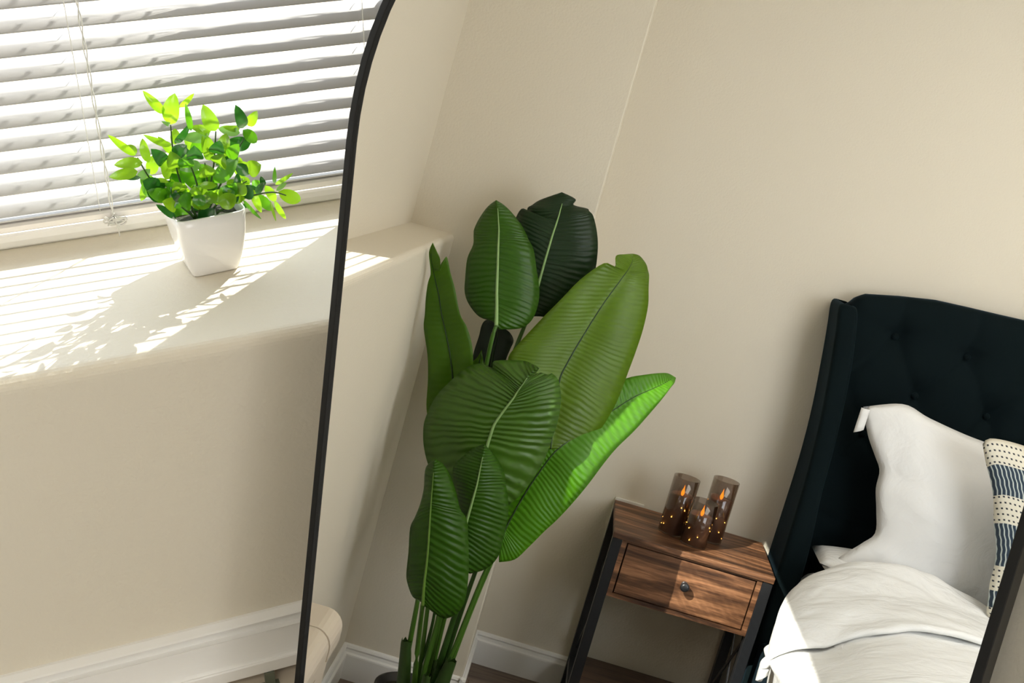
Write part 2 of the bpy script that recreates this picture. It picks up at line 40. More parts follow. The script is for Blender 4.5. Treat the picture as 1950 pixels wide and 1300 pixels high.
SMALL_LEAVES=[[0.1149, 0.1781, 1.2499, 0.1002, 0.175, 1.2722, 0.008, "y"], [0.119, 0.1784, 1.2385, 0.1259, 0.1787, 1.2642, 0.0145, "y"], [0.1279, 0.1625, 1.2597, 0.1394, 0.1528, 1.2729, 0.0048, "y"], [0.118, 0.1786, 1.2386, 0.1107, 0.1647, 1.247, 0.0038, "p"], [0.1323, 0.1367, 1.2448, 0.1302, 0.1314, 1.2697, 0.0052, "g"], [0.082, 0.1672, 1.2169, 0.0631, 0.1572, 1.2408, 0.0064, "y"], [0.0824, 0.1721, 1.215, 0.0782, 0.1777, 1.2228, 0.0086, "o"], [0.0852, 0.1315, 1.2228, 0.0631, 0.1294, 1.2247, 0.0094, "o"], [0.0791, 0.1225, 1.2186, 0.0566, 0.1163, 1.2197, 0.0093, "o"], [0.0812, 0.1246, 1.2112, 0.0648, 0.1297, 1.2133, 0.0047, "d"], [0.0917, 0.1473, 1.2159, 0.0901, 0.1523, 1.2351, 0.0079, "y"], [0.0941, 0.1676, 1.1958, 0.1003, 0.1709, 1.2118, 0.0108, "y"], [0.1038, 0.132, 1.2198, 0.0943, 0.1195, 1.2374, 0.0115, "d"], [0.1152, 0.1568, 1.2262, 0.0932, 0.1462, 1.2421, 0.0058, "o"], [0.1159, 0.1645, 1.2146, 0.1055, 0.1587, 1.2333, 0.0064, "y"], [0.1178, 0.1526, 1.2279, 0.1201, 0.1574, 1.2398, 0.0085, "y"], [0.1179, 0.1523, 1.2291, 0.1309, 0.1404, 1.2484, 0.0063, "d"], [0.1129, 0.1312, 1.2263, 0.1242, 0.1281, 1.2342, 0.0114, "d"], [0.1156, 0.1524, 1.199, 0.1139, 0.1512, 1.2144, 0.008, "o"], [0.0798, 0.1453, 1.2034, 0.0904, 0.1443, 1.2097, 0.0074, "p"], [0.0896, 0.145, 1.2031, 0.0808, 0.1435, 1.1838, 0.0079, "o"], [0.1098, 0.1665, 1.1811, 0.0904, 0.1561, 1.1838, 0.006, "o"], [0.1069, 0.1438, 1.1922, 0.0939, 0.1398, 1.2001, 0.0085, "o"], [0.1198, 0.1618, 1.169, 0.1112, 0.1529, 1.1923, 0.007, "y"], [0.1393, 0.1542, 1.2041, 0.1172, 0.1527, 1.2074, 0.0107, "p"], [0.1412, 0.1739, 1.175, 0.122, 0.1672, 1.1962, 0.0164, "g"], [0.1451, 0.159, 1.1769, 0.1279, 0.1488, 1.1847, 0.0086, "y"], [0.1355, 0.1509, 1.1602, 0.1199, 0.1405, 1.1799, 0.0054, "y"], [0.1452, 0.1753, 1.1532, 0.1336, 0.1699, 1.1698, 0.0132, "g"], [0.1116, 0.1702, 1.1595, 0.1188, 0.1645, 1.1452, 0.012, "g"], [0.1266, 0.1745, 1.1403, 0.141, 0.1686, 1.1543, 0.0143, "d"], [0.1083, 0.1412, 1.1597, 0.0939, 0.1387, 1.1754, 0.0064, "d"], [0.102, 0.171, 1.1641, 0.0875, 0.1743, 1.1742, 0.0033, "d"], [0.1513, 0.1565, 1.2331, 0.1346, 0.1442, 1.245, 0.0085, "o"], [0.1488, 0.1566, 1.2291, 0.1264, 0.1476, 1.2354, 0.0096, "p"], [0.1379, 0.1645, 1.2126, 0.13, 0.1684, 1.2254, 0.0064, "y"], [0.1475, 0.1519, 1.2082, 0.1438, 0.1499, 1.2311, 0.0096, "o"], [0.1118, 0.1258, 1.1822, 0.1064, 0.1226, 1.1974, 0.0063, "d"], [0.1533, 0.1295, 1.2445, 0.1457, 0.1278, 1.2682, 0.0125, "o"], [0.1505, 0.1431, 1.2391, 0.1413, 0.1444, 1.2458, 0.0058, "o"], [0.1775, 0.1248, 1.2457, 0.1718, 0.113, 1.2697, 0.0101, "d"], [0.1883, 0.1617, 1.2335, 0.1965, 0.158, 1.2467, 0.0089, "y"], [0.1883, 0.1552, 1.2186, 0.1675, 0.158, 1.2205, 0.0129, "d"], [0.1813, 0.1503, 1.2344, 0.1919, 0.1525, 1.2211, 0.0098, "g"], [0.1784, 0.1516, 1.2313, 0.1618, 0.1561, 1.236, 0.0088, "p"], [0.1804, 0.1607, 1.2329, 0.1648, 0.1497, 1.2398, 0.0059, "o"], [0.1572, 0.1431, 1.2163, 0.1643, 0.1465, 1.2321, 0.0108, "o"], [0.1468, 0.1423, 1.2171, 0.1456, 0.1321, 1.2378, 0.0107, "o"], [0.1713, 0.1494, 1.213, 0.1604, 0.1433, 1.2188, 0.0089, "y"], [0.1738, 0.1579, 1.2033, 0.1775, 0.1526, 1.2022, 0.005, "y"], [0.1477, 0.1371, 1.1916, 0.168, 0.1314, 1.2141, 0.0137, "g"], [0.1518, 0.1463, 1.2048, 0.1711, 0.1504, 1.2096, 0.0059, "d"], [0.1512, 0.1788, 1.1747, 0.1424, 0.1773, 1.1934, 0.0152, "g"], [0.1323, 0.1268, 1.195, 0.1461, 0.1275, 1.1926, 0.0068, "y"], [0.1644, 0.1614, 1.1733, 0.1695, 0.1639, 1.1799, 0.0101, "o"], [0.1458, 0.1422, 1.1755, 0.1596, 0.1293, 1.1837, 0.0069, "y"], [0.1481, 0.1575, 1.1637, 0.1638, 0.146, 1.1763, 0.006, "d"], [0.1356, 0.1661, 1.1685, 0.1488, 0.1679, 1.1625, 0.0131, "g"], [0.1458, 0.1457, 1.1615, 0.1328, 0.1506, 1.15, 0.0149, "d"], [0.1671, 0.1321, 1.1783, 0.1699, 0.1369, 1.1955, 0.0069, "d"], [0.1755, 0.149, 1.19, 0.189, 0.1503, 1.1963, 0.0045, "g"], [0.1849, 0.1657, 1.1737, 0.179, 0.1713, 1.1777, 0.0061, "o"], [0.1887, 0.1785, 1.1659, 0.1965, 0.1653, 1.1721, 0.0082, "g"], [0.1828, 0.1229, 1.1805, 0.1898, 0.1198, 1.1909, 0.0059, "d"], [0.1913, 0.124, 1.187, 0.1891, 0.1231, 1.1959, 0.0049, "d"], [0.1875, 0.153, 1.1666, 0.1997, 0.1524, 1.1501, 0.009, "g"], [0.1825, 0.1476, 1.1759, 0.1876, 0.139, 1.1565, 0.007, "y"], [0.2013, 0.1771, 1.1645, 0.209, 0.1776, 1.1479, 0.0082, "y"], [0.2007, 0.1224, 1.1883, 0.2003, 0.1104, 1.2077, 0.0034, "g"], [0.208, 0.1586, 1.1718, 0.2226, 0.1504, 1.1834, 0.004, "o"], [0.2061, 0.1456, 1.1709, 0.2158, 0.1473, 1.1762, 0.004, "p"], [0.2074, 0.1425, 1.1709, 0.2266, 0.1471, 1.1576, 0.012, "y"], [0.2064, 0.1638, 1.1529, 0.2143, 0.1608, 1.1355, 0.0051, "y"], [0.197, 0.1325, 1.1671, 0.1991, 0.1267, 1.1502, 0.0025, "o"], [0.1826, 0.1662, 1.1503, 0.1627, 0.1721, 1.1479, 0.0051, "d"], [0.1704, 0.1263, 1.1749, 0.182, 0.115, 1.1601, 0.0034, "g"], [0.1403, 0.1663, 1.2096, 0.1375, 0.1605, 1.2256, 0.0127, "g"], [0.1263, 0.1608, 1.1664, 0.1142, 0.1535, 1.1809, 0.0142, "g"], [0.1707, 0.1823, 1.1616, 0.1838, 0.172, 1.1699, 0.0116, "y"], [0.1416, 0.1367, 1.1981, 0.141, 0.1322, 1.2107, 0.0144, "o"], [0.1181, 0.1698, 1.1739, 0.1051, 0.1578, 1.1908, 0.0136, "d"], [0.1014, 0.1276, 1.1872, 0.0865, 0.1205, 1.1985, 0.0119, "g"], [0.1031, 0.1675, 1.1783, 0.0894, 0.1541, 1.1908, 0.0112, "o"], [0.1078, 0.1827, 1.1627, 0.0951, 0.1909, 1.1658, 0.0131, "o"], [0.1547, 0.1747, 1.1579, 0.1617, 0.17, 1.1719, 0.0111, "g"], [0.1502, 0.1288, 1.2234, 0.1539, 0.1195, 1.2372, 0.0128, "d"], [0.1525, 0.13, 1.2112, 0.1558, 0.1197, 1.2239, 0.0154, "o"], [0.0988, 0.148, 1.1856, 0.0864, 0.1381, 1.2002, 0.0122, "g"], [0.1239, 0.1769, 1.1702, 0.1138, 0.1804, 1.1771, 0.0135, "y"], [0.096, 0.1291, 1.1971, 0.0838, 0.1236, 1.2074, 0.0139, "d"], [0.1418, 0.1545, 1.1744, 0.1509, 0.1582, 1.1802, 0.013, "g"], [0.123, 0.1735, 1.198, 0.1163, 0.1625, 1.2165, 0.015, "y"], [0.1715, 0.1367, 1.175, 0.1821, 0.1431, 1.1766, 0.013, "d"], [0.1246, 0.1317, 1.2119, 0.1221, 0.1262, 1.2267, 0.0132, "g"], [0.1147, 0.1757, 1.1885, 0.1061, 0.1675, 1.2052, 0.0151, "o"], [0.1146, 0.1323, 1.1886, 0.1099, 0.1208, 1.2031, 0.0142, "o"], [0.1732, 0.1749, 1.1824, 0.1847, 0.1648, 1.1938, 0.0147, "o"], [0.1048, 0.1454, 1.1855, 0.0919, 0.1333, 1.1978, 0.0108, "d"], [0.1686, 0.1287, 1.2003, 0.1767, 0.1303, 1.2066, 0.0124, "d"], [0.1697, 0.1702, 1.1583, 0.1827, 0.1706, 1.165, 0.0107, "y"], [0.1635, 0.1794, 1.1916, 0.1704, 0.1732, 1.2062, 0.0141, "o"], [0.1103, 0.1819, 1.1644, 0.099, 0.1833, 1.1727, 0.0137, "y"], [0.0932, 0.1274, 1.1969, 0.0825, 0.1294, 1.2017, 0.0148, "g"], [0.1334, 0.1827, 1.1978, 0.1323, 0.1881, 1.2083, 0.0153, "d"], [0.1328, 0.1559, 1.1676, 0.1358, 0.1554, 1.1816, 0.0111, "o"], [0.1248, 0.175, 1.1816, 0.1167, 0.1748, 1.1934, 0.0122, "y"], [0.1445, 0.1754, 1.1666, 0.1519, 0.1771, 1.1776, 0.0145, "g"], [0.1002, 0.1352, 1.1866, 0.0862, 0.1255, 1.1977, 0.0143, "d"], [0.1449, 0.1786, 1.1731, 0.1434, 0.1741, 1.1848, 0.0117, "o"], [0.1321, 0.1547, 1.1676, 0.1329, 0.159, 1.176, 0.0131, "d"], [0.117, 0.1841, 1.161, 0.1086, 0.1921, 1.164, 0.0118, "o"], [0.1108, 0.1714, 1.1985, 0.1054, 0.1806, 1.208, 0.0124, "y"], [0.1211, 0.1547, 1.1745, 0.1166, 0.146, 1.1895, 0.012, "y"], [0.1164, 0.1366, 1.2119, 0.1112, 0.1279, 1.2295, 0.0139, "o"], [0.147, 0.1261, 1.1752, 0.1626, 0.127, 1.1779, 0.0145, "y"], [0.181, 0.1444, 1.1944, 0.1912, 0.1376, 1.202, 0.0147, "o"], [0.1463, 0.1681, 1.2087, 0.1498, 0.1777, 1.2152, 0.015, "o"], [0.0971, 0.1755, 1.1803, 0.0867, 0.1833, 1.1884, 0.0124, "g"], [0.1504, 0.1655, 1.1802, 0.1539, 0.1628, 1.1925, 0.0106, "g"], [0.1206, 0.1746, 1.1766, 0.1142, 0.1724, 1.1905, 0.0141, "g"], [0.1619, 0.1274, 1.2177, 0.1698, 0.1176, 1.232, 0.0107, "g"], [0.1437, 0.1622, 1.1681, 0.1508, 0.1591, 1.1784, 0.0115, "o"], [0.132, 0.1296, 1.2203, 0.1309, 0.1175, 1.2363, 0.0138, "d"], [0.1656, 0.1312, 1.181, 0.1732, 0.1287, 1.1883, 0.0134, "o"], [0.1517, 0.1261, 1.1754, 0.162, 0.1328, 1.1778, 0.0134, "o"], [0.1342, 0.1425, 1.1768, 0.1298, 0.1465, 1.1867, 0.0113, "g"], [0.1222, 0.1249, 1.18, 0.1111, 0.1148, 1.1883, 0.0154, "g"], [0.1289, 0.1334, 1.1817, 0.1285, 0.1271, 1.1937, 0.0109, "o"], [0.1069, 0.1352, 1.1848, 0.0998, 0.1385, 1.1923, 0.0108, "o"], [0.1095, 0.1497, 1.1808, 0.0992, 0.1442, 1.1906, 0.015, "g"], [0.1601, 0.1398, 1.1789, 0.1647, 0.1262, 1.1918, 0.0119, "g"], [0.1184, 0.1351, 1.1801, 0.109, 0.1352, 1.1897, 0.0143, "g"], [0.1599, 0.1389, 1.1716, 0.1733, 0.1414, 1.1744, 0.012, "y"], [0.1686, 0.1474, 1.1726, 0.1855, 0.1481, 1.1755, 0.0106, "d"], [0.1364, 0.1259, 1.1765, 0.1456, 0.1325, 1.1836, 0.0113, "o"], [0.1437, 0.1363, 1.1717, 0.1511, 0.1299, 1.1855, 0.0112, "y"], [0.117, 0.1338, 1.1869, 0.103, 0.1234, 1.2013, 0.012, "g"], [0.1364, 0.1307, 1.1777, 0.1304, 0.1356, 1.1876, 0.0133, "o"], [0.1167, 0.1253, 1.1793, 0.1065, 0.1284, 1.1885, 0.0143, "g"], [0.1091, 0.1287, 1.1765, 0.0976, 0.1176, 1.1875, 0.0122, "y"], [0.1124, 0.1398, 1.1812, 0.0966, 0.1276, 1.1929, 0.0127, "g"], [0.1379, 0.1259, 1.172, 0.1307, 0.1298, 1.1822, 0.0126, "o"], [0.1574, 0.1389, 1.1699, 0.1675, 0.1414, 1.1751, 0.0121, "d"], [0.1234, 0.1495, 1.1699, 0.1129, 0.1518, 1.179, 0.0149, "g"], [0.1276, 0.1226, 1.1767, 0.1322, 0.1254, 1.185, 0.0109, "g"], [0.1498, 0.1295, 1.1781, 0.1625, 0.131, 1.1867, 0.0127, "g"], [0.1164, 0.1457, 1.1742, 0.1089, 0.139, 1.1865, 0.0131, "o"], [0.1417, 0.1439, 1.1683, 0.14, 0.1332, 1.1845, 0.0143, "g"]]
SMALL_STEMS=[[[0.1286, 0.15, 1.1529], [0.1179, 0.146, 1.1913], [0.1144, 0.142, 1.2246], [0.115, 0.138, 1.2524]], [[0.1338, 0.15, 1.1548], [0.148, 0.146, 1.1973], [0.1551, 0.142, 1.2395]], [[0.1372, 0.15, 1.1542], [0.1602, 0.146, 1.1955], [0.1804, 0.142, 1.2298]], [[0.1261, 0.15, 1.1533], [0.1095, 0.146, 1.182], [0.092, 0.142, 1.1994], [0.0819, 0.138, 1.2257]], [[0.1408, 0.15, 1.1508], [0.1643, 0.146, 1.1652], [0.1844, 0.142, 1.1712], [0.2015, 0.138, 1.1729], [0.213, 0.134, 1.1694]], [[0.1312, 0.15, 1.1541], [0.1323, 0.146, 1.1891], [0.1247, 0.142, 1.2232]], [[0.1386, 0.15, 1.1529], [0.1578, 0.146, 1.1744], [0.1784, 0.142, 1.1863]], [[0.1271, 0.15, 1.1531], [0.1129, 0.146, 1.1707], [0.0949, 0.142, 1.1858]], [[0.1351, 0.15, 1.1534], [0.1413, 0.146, 1.1823], [0.1415, 0.142, 1.2103]]]


# ------------------------------------------------------------------ helpers
def new_mat(name, col, rough=0.5, metal=0.0, bump=0.0, bscale=50.0, spec=0.5, sheen=0.0, detail=2.0, var=0.0):
    m = bpy.data.materials.new(name); m.use_nodes = True
    nt = m.node_tree; b = nt.nodes['Principled BSDF']
    b.inputs['Base Color'].default_value = (*col, 1); b.inputs['Roughness'].default_value = rough
    b.inputs['Metallic'].default_value = metal; b.inputs['Specular IOR Level'].default_value = spec
    if sheen: b.inputs['Sheen Weight'].default_value = sheen; b.inputs['Sheen Roughness'].default_value = 0.35
    if bump or var:
        tc = nt.nodes.new('ShaderNodeTexCoord'); nz = nt.nodes.new('ShaderNodeTexNoise')
        nz.inputs['Scale'].default_value = bscale; nz.inputs['Detail'].default_value = detail
        nt.links.new(tc.outputs['Object'], nz.inputs['Vector'])
        if bump:
            bp = nt.nodes.new('ShaderNodeBump'); bp.inputs['Strength'].default_value = bump; bp.inputs['Distance'].default_value = 0.002
            nt.links.new(nz.outputs['Fac'], bp.inputs['Height']); nt.links.new(bp.outputs['Normal'], b.inputs['Normal'])
        if var:
            n2 = nt.nodes.new('ShaderNodeTexNoise'); n2.inputs['Scale'].default_value = bscale * 0.05
            nt.links.new(tc.outputs['Object'], n2.inputs['Vector'])
            mx = nt.nodes.new('ShaderNodeMix'); mx.data_type = 'RGBA'
            mx.inputs[6].default_value = (*[c * (1 - var) for c in col], 1); mx.inputs[7].default_value = (*[min(1, c * (1 + var)) for c in col], 1)
            nt.links.new(n2.outputs['Fac'], mx.inputs[0]); nt.links.new(mx.outputs[2], b.inputs['Base Color'])
    return m
def link(o, parent=None):
    C.objects.link(o)
    if parent is not None: o.parent = parent
    return o
def obj(name, bm, mat, parent=None, smooth=False, bevel=0.0, seg=2):
    me = bpy.data.meshes.new(name); bmesh.ops.recalc_face_normals(bm, faces=bm.faces[:]); bm.to_mesh(me); bm.free()
    me.materials.append(mat)
    if smooth: me.shade_smooth()
    o = bpy.data.objects.new(name, me); link(o, parent)
    if parent is not None: o.matrix_parent_inverse = Matrix.Translation(-parent.location)
    if bevel:
        md = o.modifiers.new('bevel', 'BEVEL'); md.width = bevel; md.segments = seg; md.limit_method = 'ANGLE'
        me.shade_smooth() if False else None
    return o
def thing(name, label, cat, loc=(0, 0, 0), group=None):
    o = bpy.data.objects.new(name, None); link(o); o.location = loc; o.empty_display_size = 0.05
    o['label'] = label; o['category'] = cat
    if group: o['group'] = group
    return o
def tag(o, label, cat, group=None):
    o['label'] = label; o['category'] = cat
    if group: o['group'] = group
    return o
def struct(o, label=None, cat=None):
    o['kind'] = 'structure'
    if label: o['label'] = label
    if cat: o['category'] = cat
    return o
def B(bm, x0, x1, y0, y1, z0, z1):
    vs = [bm.verts.new((x, y, z)) for x in (x0, x1) for y in (y0, y1) for z in (z0, z1)]
    for f in ((0, 1, 3, 2), (4, 6, 7, 5), (0, 4, 5, 1), (2, 3, 7, 6), (0, 2, 6, 4), (1, 5, 7, 3)): bm.faces.new([vs[i] for i in f])
    return bm
def box(*a): return B(bmesh.new(), *a)
def smooth_pts(pts, n):
    """Catmull-Rom through pts, n samples a span"""
    P = [Vector(p) for p in pts]; out = []
    for i in range(len(P) - 1):
        a = P[max(0, i - 1)]; b = P[i]; c = P[i + 1]; d = P[min(len(P) - 1, i + 2)]
        for k in range(n):
            t = k / n
            out.append(0.5 * ((2 * b) + (c - a) * t + (2 * a - 5 * b + 4 * c - d) * t * t + (3 * b - a - 3 * c + d) * t ** 3))
    out.append(P[-1]); return out
def tube(bm, pts, r, seg=10, cap=True):
    P = [Vector(p) for p in pts]; rr = r if isinstance(r, (list, tuple)) else [r] * len(P)
    rings = []; up = Vector((0.13, 0.2, 1))
    for i, p in enumerate(P):
        t = (P[min(i + 1, len(P) - 1)] - P[max(i - 1, 0)]).normalized()
        if abs(t.dot(up.normalized())) > 0.97: up = Vector((1, 0.1, 0.05))
        a = t.cross(up).normalized(); b = t.cross(a).normalized()
        rings.append([bm.verts.new(p + (a * math.cos(2 * math.pi * k / seg) + b * math.sin(2 * math.pi * k / seg)) * rr[i]) for k in range(seg)])
    for i in range(len(rings) - 1):
        for k in range(seg): bm.faces.new((rings[i][k], rings[i][(k + 1) % seg], rings[i + 1][(k + 1) % seg], rings[i + 1][k]))
    if cap: bm.faces.new(rings[0][::-1]); bm.faces.new(rings[-1])
    return bm
def lathe(bm, prof, cx, cy, seg=32):
    rings = [[bm.verts.new((cx + r * math.cos(2 * math.pi * k / seg), cy + r * math.sin(2 * math.pi * k / seg), z)) for k in range(seg)] for r, z in prof]
    for i in range(len(rings) - 1):
        for k in range(seg): bm.faces.new((rings[i][k], rings[i][(k + 1) % seg], rings[i + 1][(k + 1) % seg], rings[i + 1][k]))
    return bm
def prism(bm, poly, axis, a, b):
    """poly: 2-D points; axis 'x': (y,z) extruded along x; 'y': (x,z)"""
    def v(p, t): return (t, p[0], p[1]) if axis == 'x' else (p[0], t, p[1])
    A = [bm.verts.new(v(p, a)) for p in poly]; D = [bm.verts.new(v(p, b)) for p in poly]; n = len(poly)
    bm.faces.new(A[::-1]); bm.faces.new(D)
    for i in range(n): bm.faces.new((A[i], A[(i + 1) % n], D[(i + 1) % n], D[i]))
    return bm
def grid(bm, rows, uv=True, close=False):
    V = [[bm.verts.new(p) for p in r] for r in rows]; nr = len(rows); nc = len(rows[0])
    lay = bm.loops.layers.uv.verify()
    for i in range(nr - 1):
        for j in range(nc - 1):
            q = [(i, j), (i, j + 1), (i + 1, j + 1), (i + 1, j)]
            try: f = bm.faces.new([V[a][b] for a, b in q])
            except ValueError: continue
            for l, (a, b) in zip(f.loops, q): l[lay].uv = (b / (nc - 1), a / (nr - 1))
    return bm

# ------------------------------------------------------------------ materials
WALL = new_mat('wall_paint', (0.690, 0.635, 0.525), 0.62, bump=0.35, bscale=190, detail=3, spec=0.3)
WHITE = new_mat('white_trim_paint', (0.80, 0.79, 0.765), 0.38, bump=0.05, bscale=40)
COVER = new_mat('cream_enamel', (0.57, 0.50, 0.41), 0.4, bump=0.05, bscale=60)
CEIL = new_mat('ceiling_paint', (0.80, 0.79, 0.76), 0.8)
BLIND = new_mat('white_slat', (0.47, 0.465, 0.465), 0.45)
VINYL = new_mat('white_vinyl', (0.84, 0.83, 0.80), 0.35)
CORD = new_mat('white_cord', (0.62, 0.61, 0.58), 0.8)
CERAMIC = new_mat('white_ceramic', (0.84, 0.83, 0.82), 0.12)
BLACKM = new_mat('black_metal', (0.012, 0.013, 0.015), 0.38, metal=0.0)
FRAMEM = new_mat('black_frame', (0.007, 0.007, 0.007), 0.5, spec=.25)
VELVET = new_mat('dark_velvet', (0.0032, 0.0074, 0.0085), 0.9, sheen=0.13, bump=0.25, bscale=30, spec=0.08)
VELVET.node_tree.nodes['Principled BSDF'].inputs['Sheen Tint'].default_value = (0.22, 0.42, 0.62, 1)
BLACKP = new_mat('black_plastic', (0.012, 0.012, 0.012), 0.4)
SOIL = new_mat('dark_moss', (0.03, 0.03, 0.015), 0.9, bump=1, bscale=300)
PLATE = new_mat('ivory_plastic', (0.72, 0.70, 0.63), 0.4)
MIRROR = new_mat('mirror_silver', (0.96, 0.965, 0.96), 0.0, metal=1.0)
def linen(name, col):
    m = new_mat(name, col, 0.85, sheen=0.1, spec=0.2)
    nt = m.node_tree; b = nt.nodes['Principled BSDF']; tc = nt.nodes.new('ShaderNodeTexCoord')
    mp = nt.nodes.new('ShaderNodeMapping'); mp.inputs['Scale'].default_value = (1.0, 0.45, 0.6); mp.inputs['Rotation'].default_value = (0.3, 0.2, 0.5)
    n1 = nt.nodes.new('ShaderNodeTexNoise'); n1.inputs['Scale'].default_value = 17; n1.inputs['Detail'].default_value = 5; n1.inputs['Distortion'].default_value = 1.3
    n2 = nt.nodes.new('ShaderNodeTexNoise'); n2.inputs['Scale'].default_value = 60; n2.inputs['Detail'].default_value = 3
    ad = nt.nodes.new('ShaderNodeMath'); ad.operation = 'MULTIPLY_ADD'; ad.inputs[1].default_value = 0.22
    bp = nt.nodes.new('ShaderNodeBump'); bp.inputs['Strength'].default_value = 0.62; bp.inputs['Distance'].default_value = 0.012
    nt.links.new(tc.outputs['Object'], mp.inputs['Vector']); nt.links.new(mp.outputs['Vector'], n1.inputs['Vector']); nt.links.new(mp.outputs['Vector'], n2.inputs['Vector'])
    nt.links.new(n2.outputs['Fac'], ad.inputs[0]); nt.links.new(n1.outputs['Fac'], ad.inputs[2])
    nt.links.new(ad.outputs[0], bp.inputs['Height']); nt.links.new(bp.outputs['Normal'], b.inputs['Normal'])
    return m
LINEN = linen('white_linen', (0.80, 0.80, 0.785)); LINEN2 = linen('white_cotton', (0.78, 0.775, 0.76))
def wood(name, c1, c2, c3, axis, sc_=1.0, rough=0.38):
    m = bpy.data.materials.new(name); m.use_nodes = True; nt = m.node_tree; b = nt.nodes['Principled BSDF']
    tc = nt.nodes.new('ShaderNodeTexCoord'); mp = nt.nodes.new('ShaderNodeMapping')
    s = [34 * sc_, 34 * sc_, 34 * sc_]; s[axis] = 2.6 * sc_; mp.inputs['Scale'].default_value = s
    nz = nt.nodes.new('ShaderNodeTexNoise'); nz.inputs['Scale'].default_value = 1.0; nz.inputs['Detail'].default_value = 6; nz.inputs['Roughness'].default_value = 0.62; nz.inputs['Distortion'].default_value = 0.6
    cr = nt.nodes.new('ShaderNodeValToRGB'); e = cr.color_ramp.elements
    e[0].position = 0.33; e[0].color = (*c1, 1); e[1].position = 0.68; e[1].color = (*c3, 1); k = cr.color_ramp.elements.new(0.48); k.color = (*c2, 1)
    mp2 = nt.nodes.new('ShaderNodeMapping'); s2 = [150 * sc_] * 3; s2[axis] = 9 * sc_; mp2.inputs['Scale'].default_value = s2
    n2 = nt.nodes.new('ShaderNodeTexNoise'); n2.inputs['Scale'].default_value = 1.0; n2.inputs['Detail'].default_value = 3
    r2 = nt.nodes.new('ShaderNodeValToRGB'); r2.color_ramp.elements[0].position = 0.36; r2.color_ramp.elements[0].color = (0.62, 0.58, 0.55, 1); r2.color_ramp.elements[1].position = 0.5; r2.color_ramp.elements[1].color = (1, 1, 1, 1)
    mu = nt.nodes.new('ShaderNodeMix'); mu.data_type = 'RGBA'; mu.blend_type = 'MULTIPLY'; mu.inputs[0].default_value = 1
    for a_, m_ in ((mp, nz), (mp2, n2)):
        nt.links.new(tc.outputs['Object'], a_.inputs['Vector']); nt.links.new(a_.outputs['Vector'], m_.inputs['Vector'])
    nt.links.new(nz.outputs['Fac'], cr.inputs['Fac']); nt.links.new(n2.outputs['Fac'], r2.inputs['Fac'])
    nt.links.new(cr.outputs['Color'], mu.inputs[6]); nt.links.new(r2.outputs['Color'], mu.inputs[7]); nt.links.new(mu.outputs[2], b.inputs['Base Color'])
    b.inputs['Roughness'].default_value = rough
    bp = nt.nodes.new('ShaderNodeBump'); bp.inputs['Strength'].default_value = 0.15; bp.inputs['Distance'].default_value = 0.001
    nt.links.new(n2.outputs['Fac'], bp.inputs['Height']); nt.links.new(bp.outputs['Normal'], b.inputs['Normal'])
    return m
WALNUT = wood('rustic_walnut', (0.018, 0.007, 0.003), (0.105, 0.045, 0.019), (0.36, 0.170, 0.080), 1, 1.25, 0.5)
FLOORM = wood('brown_laminate', (0.065, 0.045, 0.033), (0.13, 0.092, 0.068), (0.20, 0.145, 0.11), 1, 0.6, 0.5)

def leaf_mat(name, col, trans, tcol, rough=0.33, ribs=0.0, tw=0.35, spec=0.5, nrib=60):
    m = bpy.data.materials.new(name); m.use_nodes = True; nt = m.node_tree; b = nt.nodes['Principled BSDF']; out = nt.nodes['Material Output']
    b.inputs['Roughness'].default_value = rough; b.inputs['Specular IOR Level'].default_value = spec
    tc = nt.nodes.new('ShaderNodeTexCoord'); nz = nt.nodes.new('ShaderNodeTexNoise'); nz.inputs['Scale'].default_value = 9; nz.inputs['Detail'].default_value = 3
    nt.links.new(tc.outputs['Object'], nz.inputs['Vector'])
    mx = nt.nodes.new('ShaderNodeMix'); mx.data_type = 'RGBA'
    mx.inputs[6].default_value = (*[c * 0.75 for c in col], 1); mx.inputs[7].default_value = (*[c * 1.3 for c in col], 1)
    nt.links.new(nz.outputs['Fac'], mx.inputs[0]); nt.links.new(mx.outputs[2], b.inputs['Base Color'])
    tr = nt.nodes.new('ShaderNodeBsdfTranslucent'); tr.inputs['Color'].default_value = (*tcol, 1)
    ms = nt.nodes.new('ShaderNodeMixShader'); ms.inputs[0].default_value = tw
    nt.links.new(b.outputs[0], ms.inputs[1]); nt.links.new(tr.outputs[0], ms.inputs[2]); nt.links.new(ms.outputs[0], out.inputs[0])
    if ribs:
        uvn = nt.nodes.new('ShaderNodeSeparateXYZ'); nt.links.new(tc.outputs['UV'], uvn.inputs[0])
        mul = nt.nodes.new('ShaderNodeMath'); mul.operation = 'MULTIPLY'; mul.inputs[1].default_value = nrib * 6.283; nt.links.new(uvn.outputs['Y'], mul.inputs[0])
        n3 = nt.nodes.new('ShaderNodeTexNoise'); n3.inputs['Scale'].default_value = 14; nt.links.new(tc.outputs['Object'], n3.inputs['Vector'])
        ma = nt.nodes.new('ShaderNodeMath'); ma.operation = 'MULTIPLY_ADD'; ma.inputs[1].default_value = 9.0; nt.links.new(n3.outputs['Fac'], ma.inputs[0]); nt.links.new(mul.outputs[0], ma.inputs[2])
        sn = nt.nodes.new('ShaderNodeMath'); sn.operation = 'SINE'; nt.links.new(ma.outputs[0], sn.inputs[0])
        bp = nt.nodes.new('ShaderNodeBump'); bp.inputs['Strength'].default_value = ribs; bp.inputs['Distance'].default_value = 0.0016
        nt.links.new(sn.outputs[0], bp.inputs['Height']); nt.links.new(bp.outputs['Normal'], b.inputs['Normal']); nt.links.new(bp.outputs['Normal'], tr.inputs['Normal'])
    return m
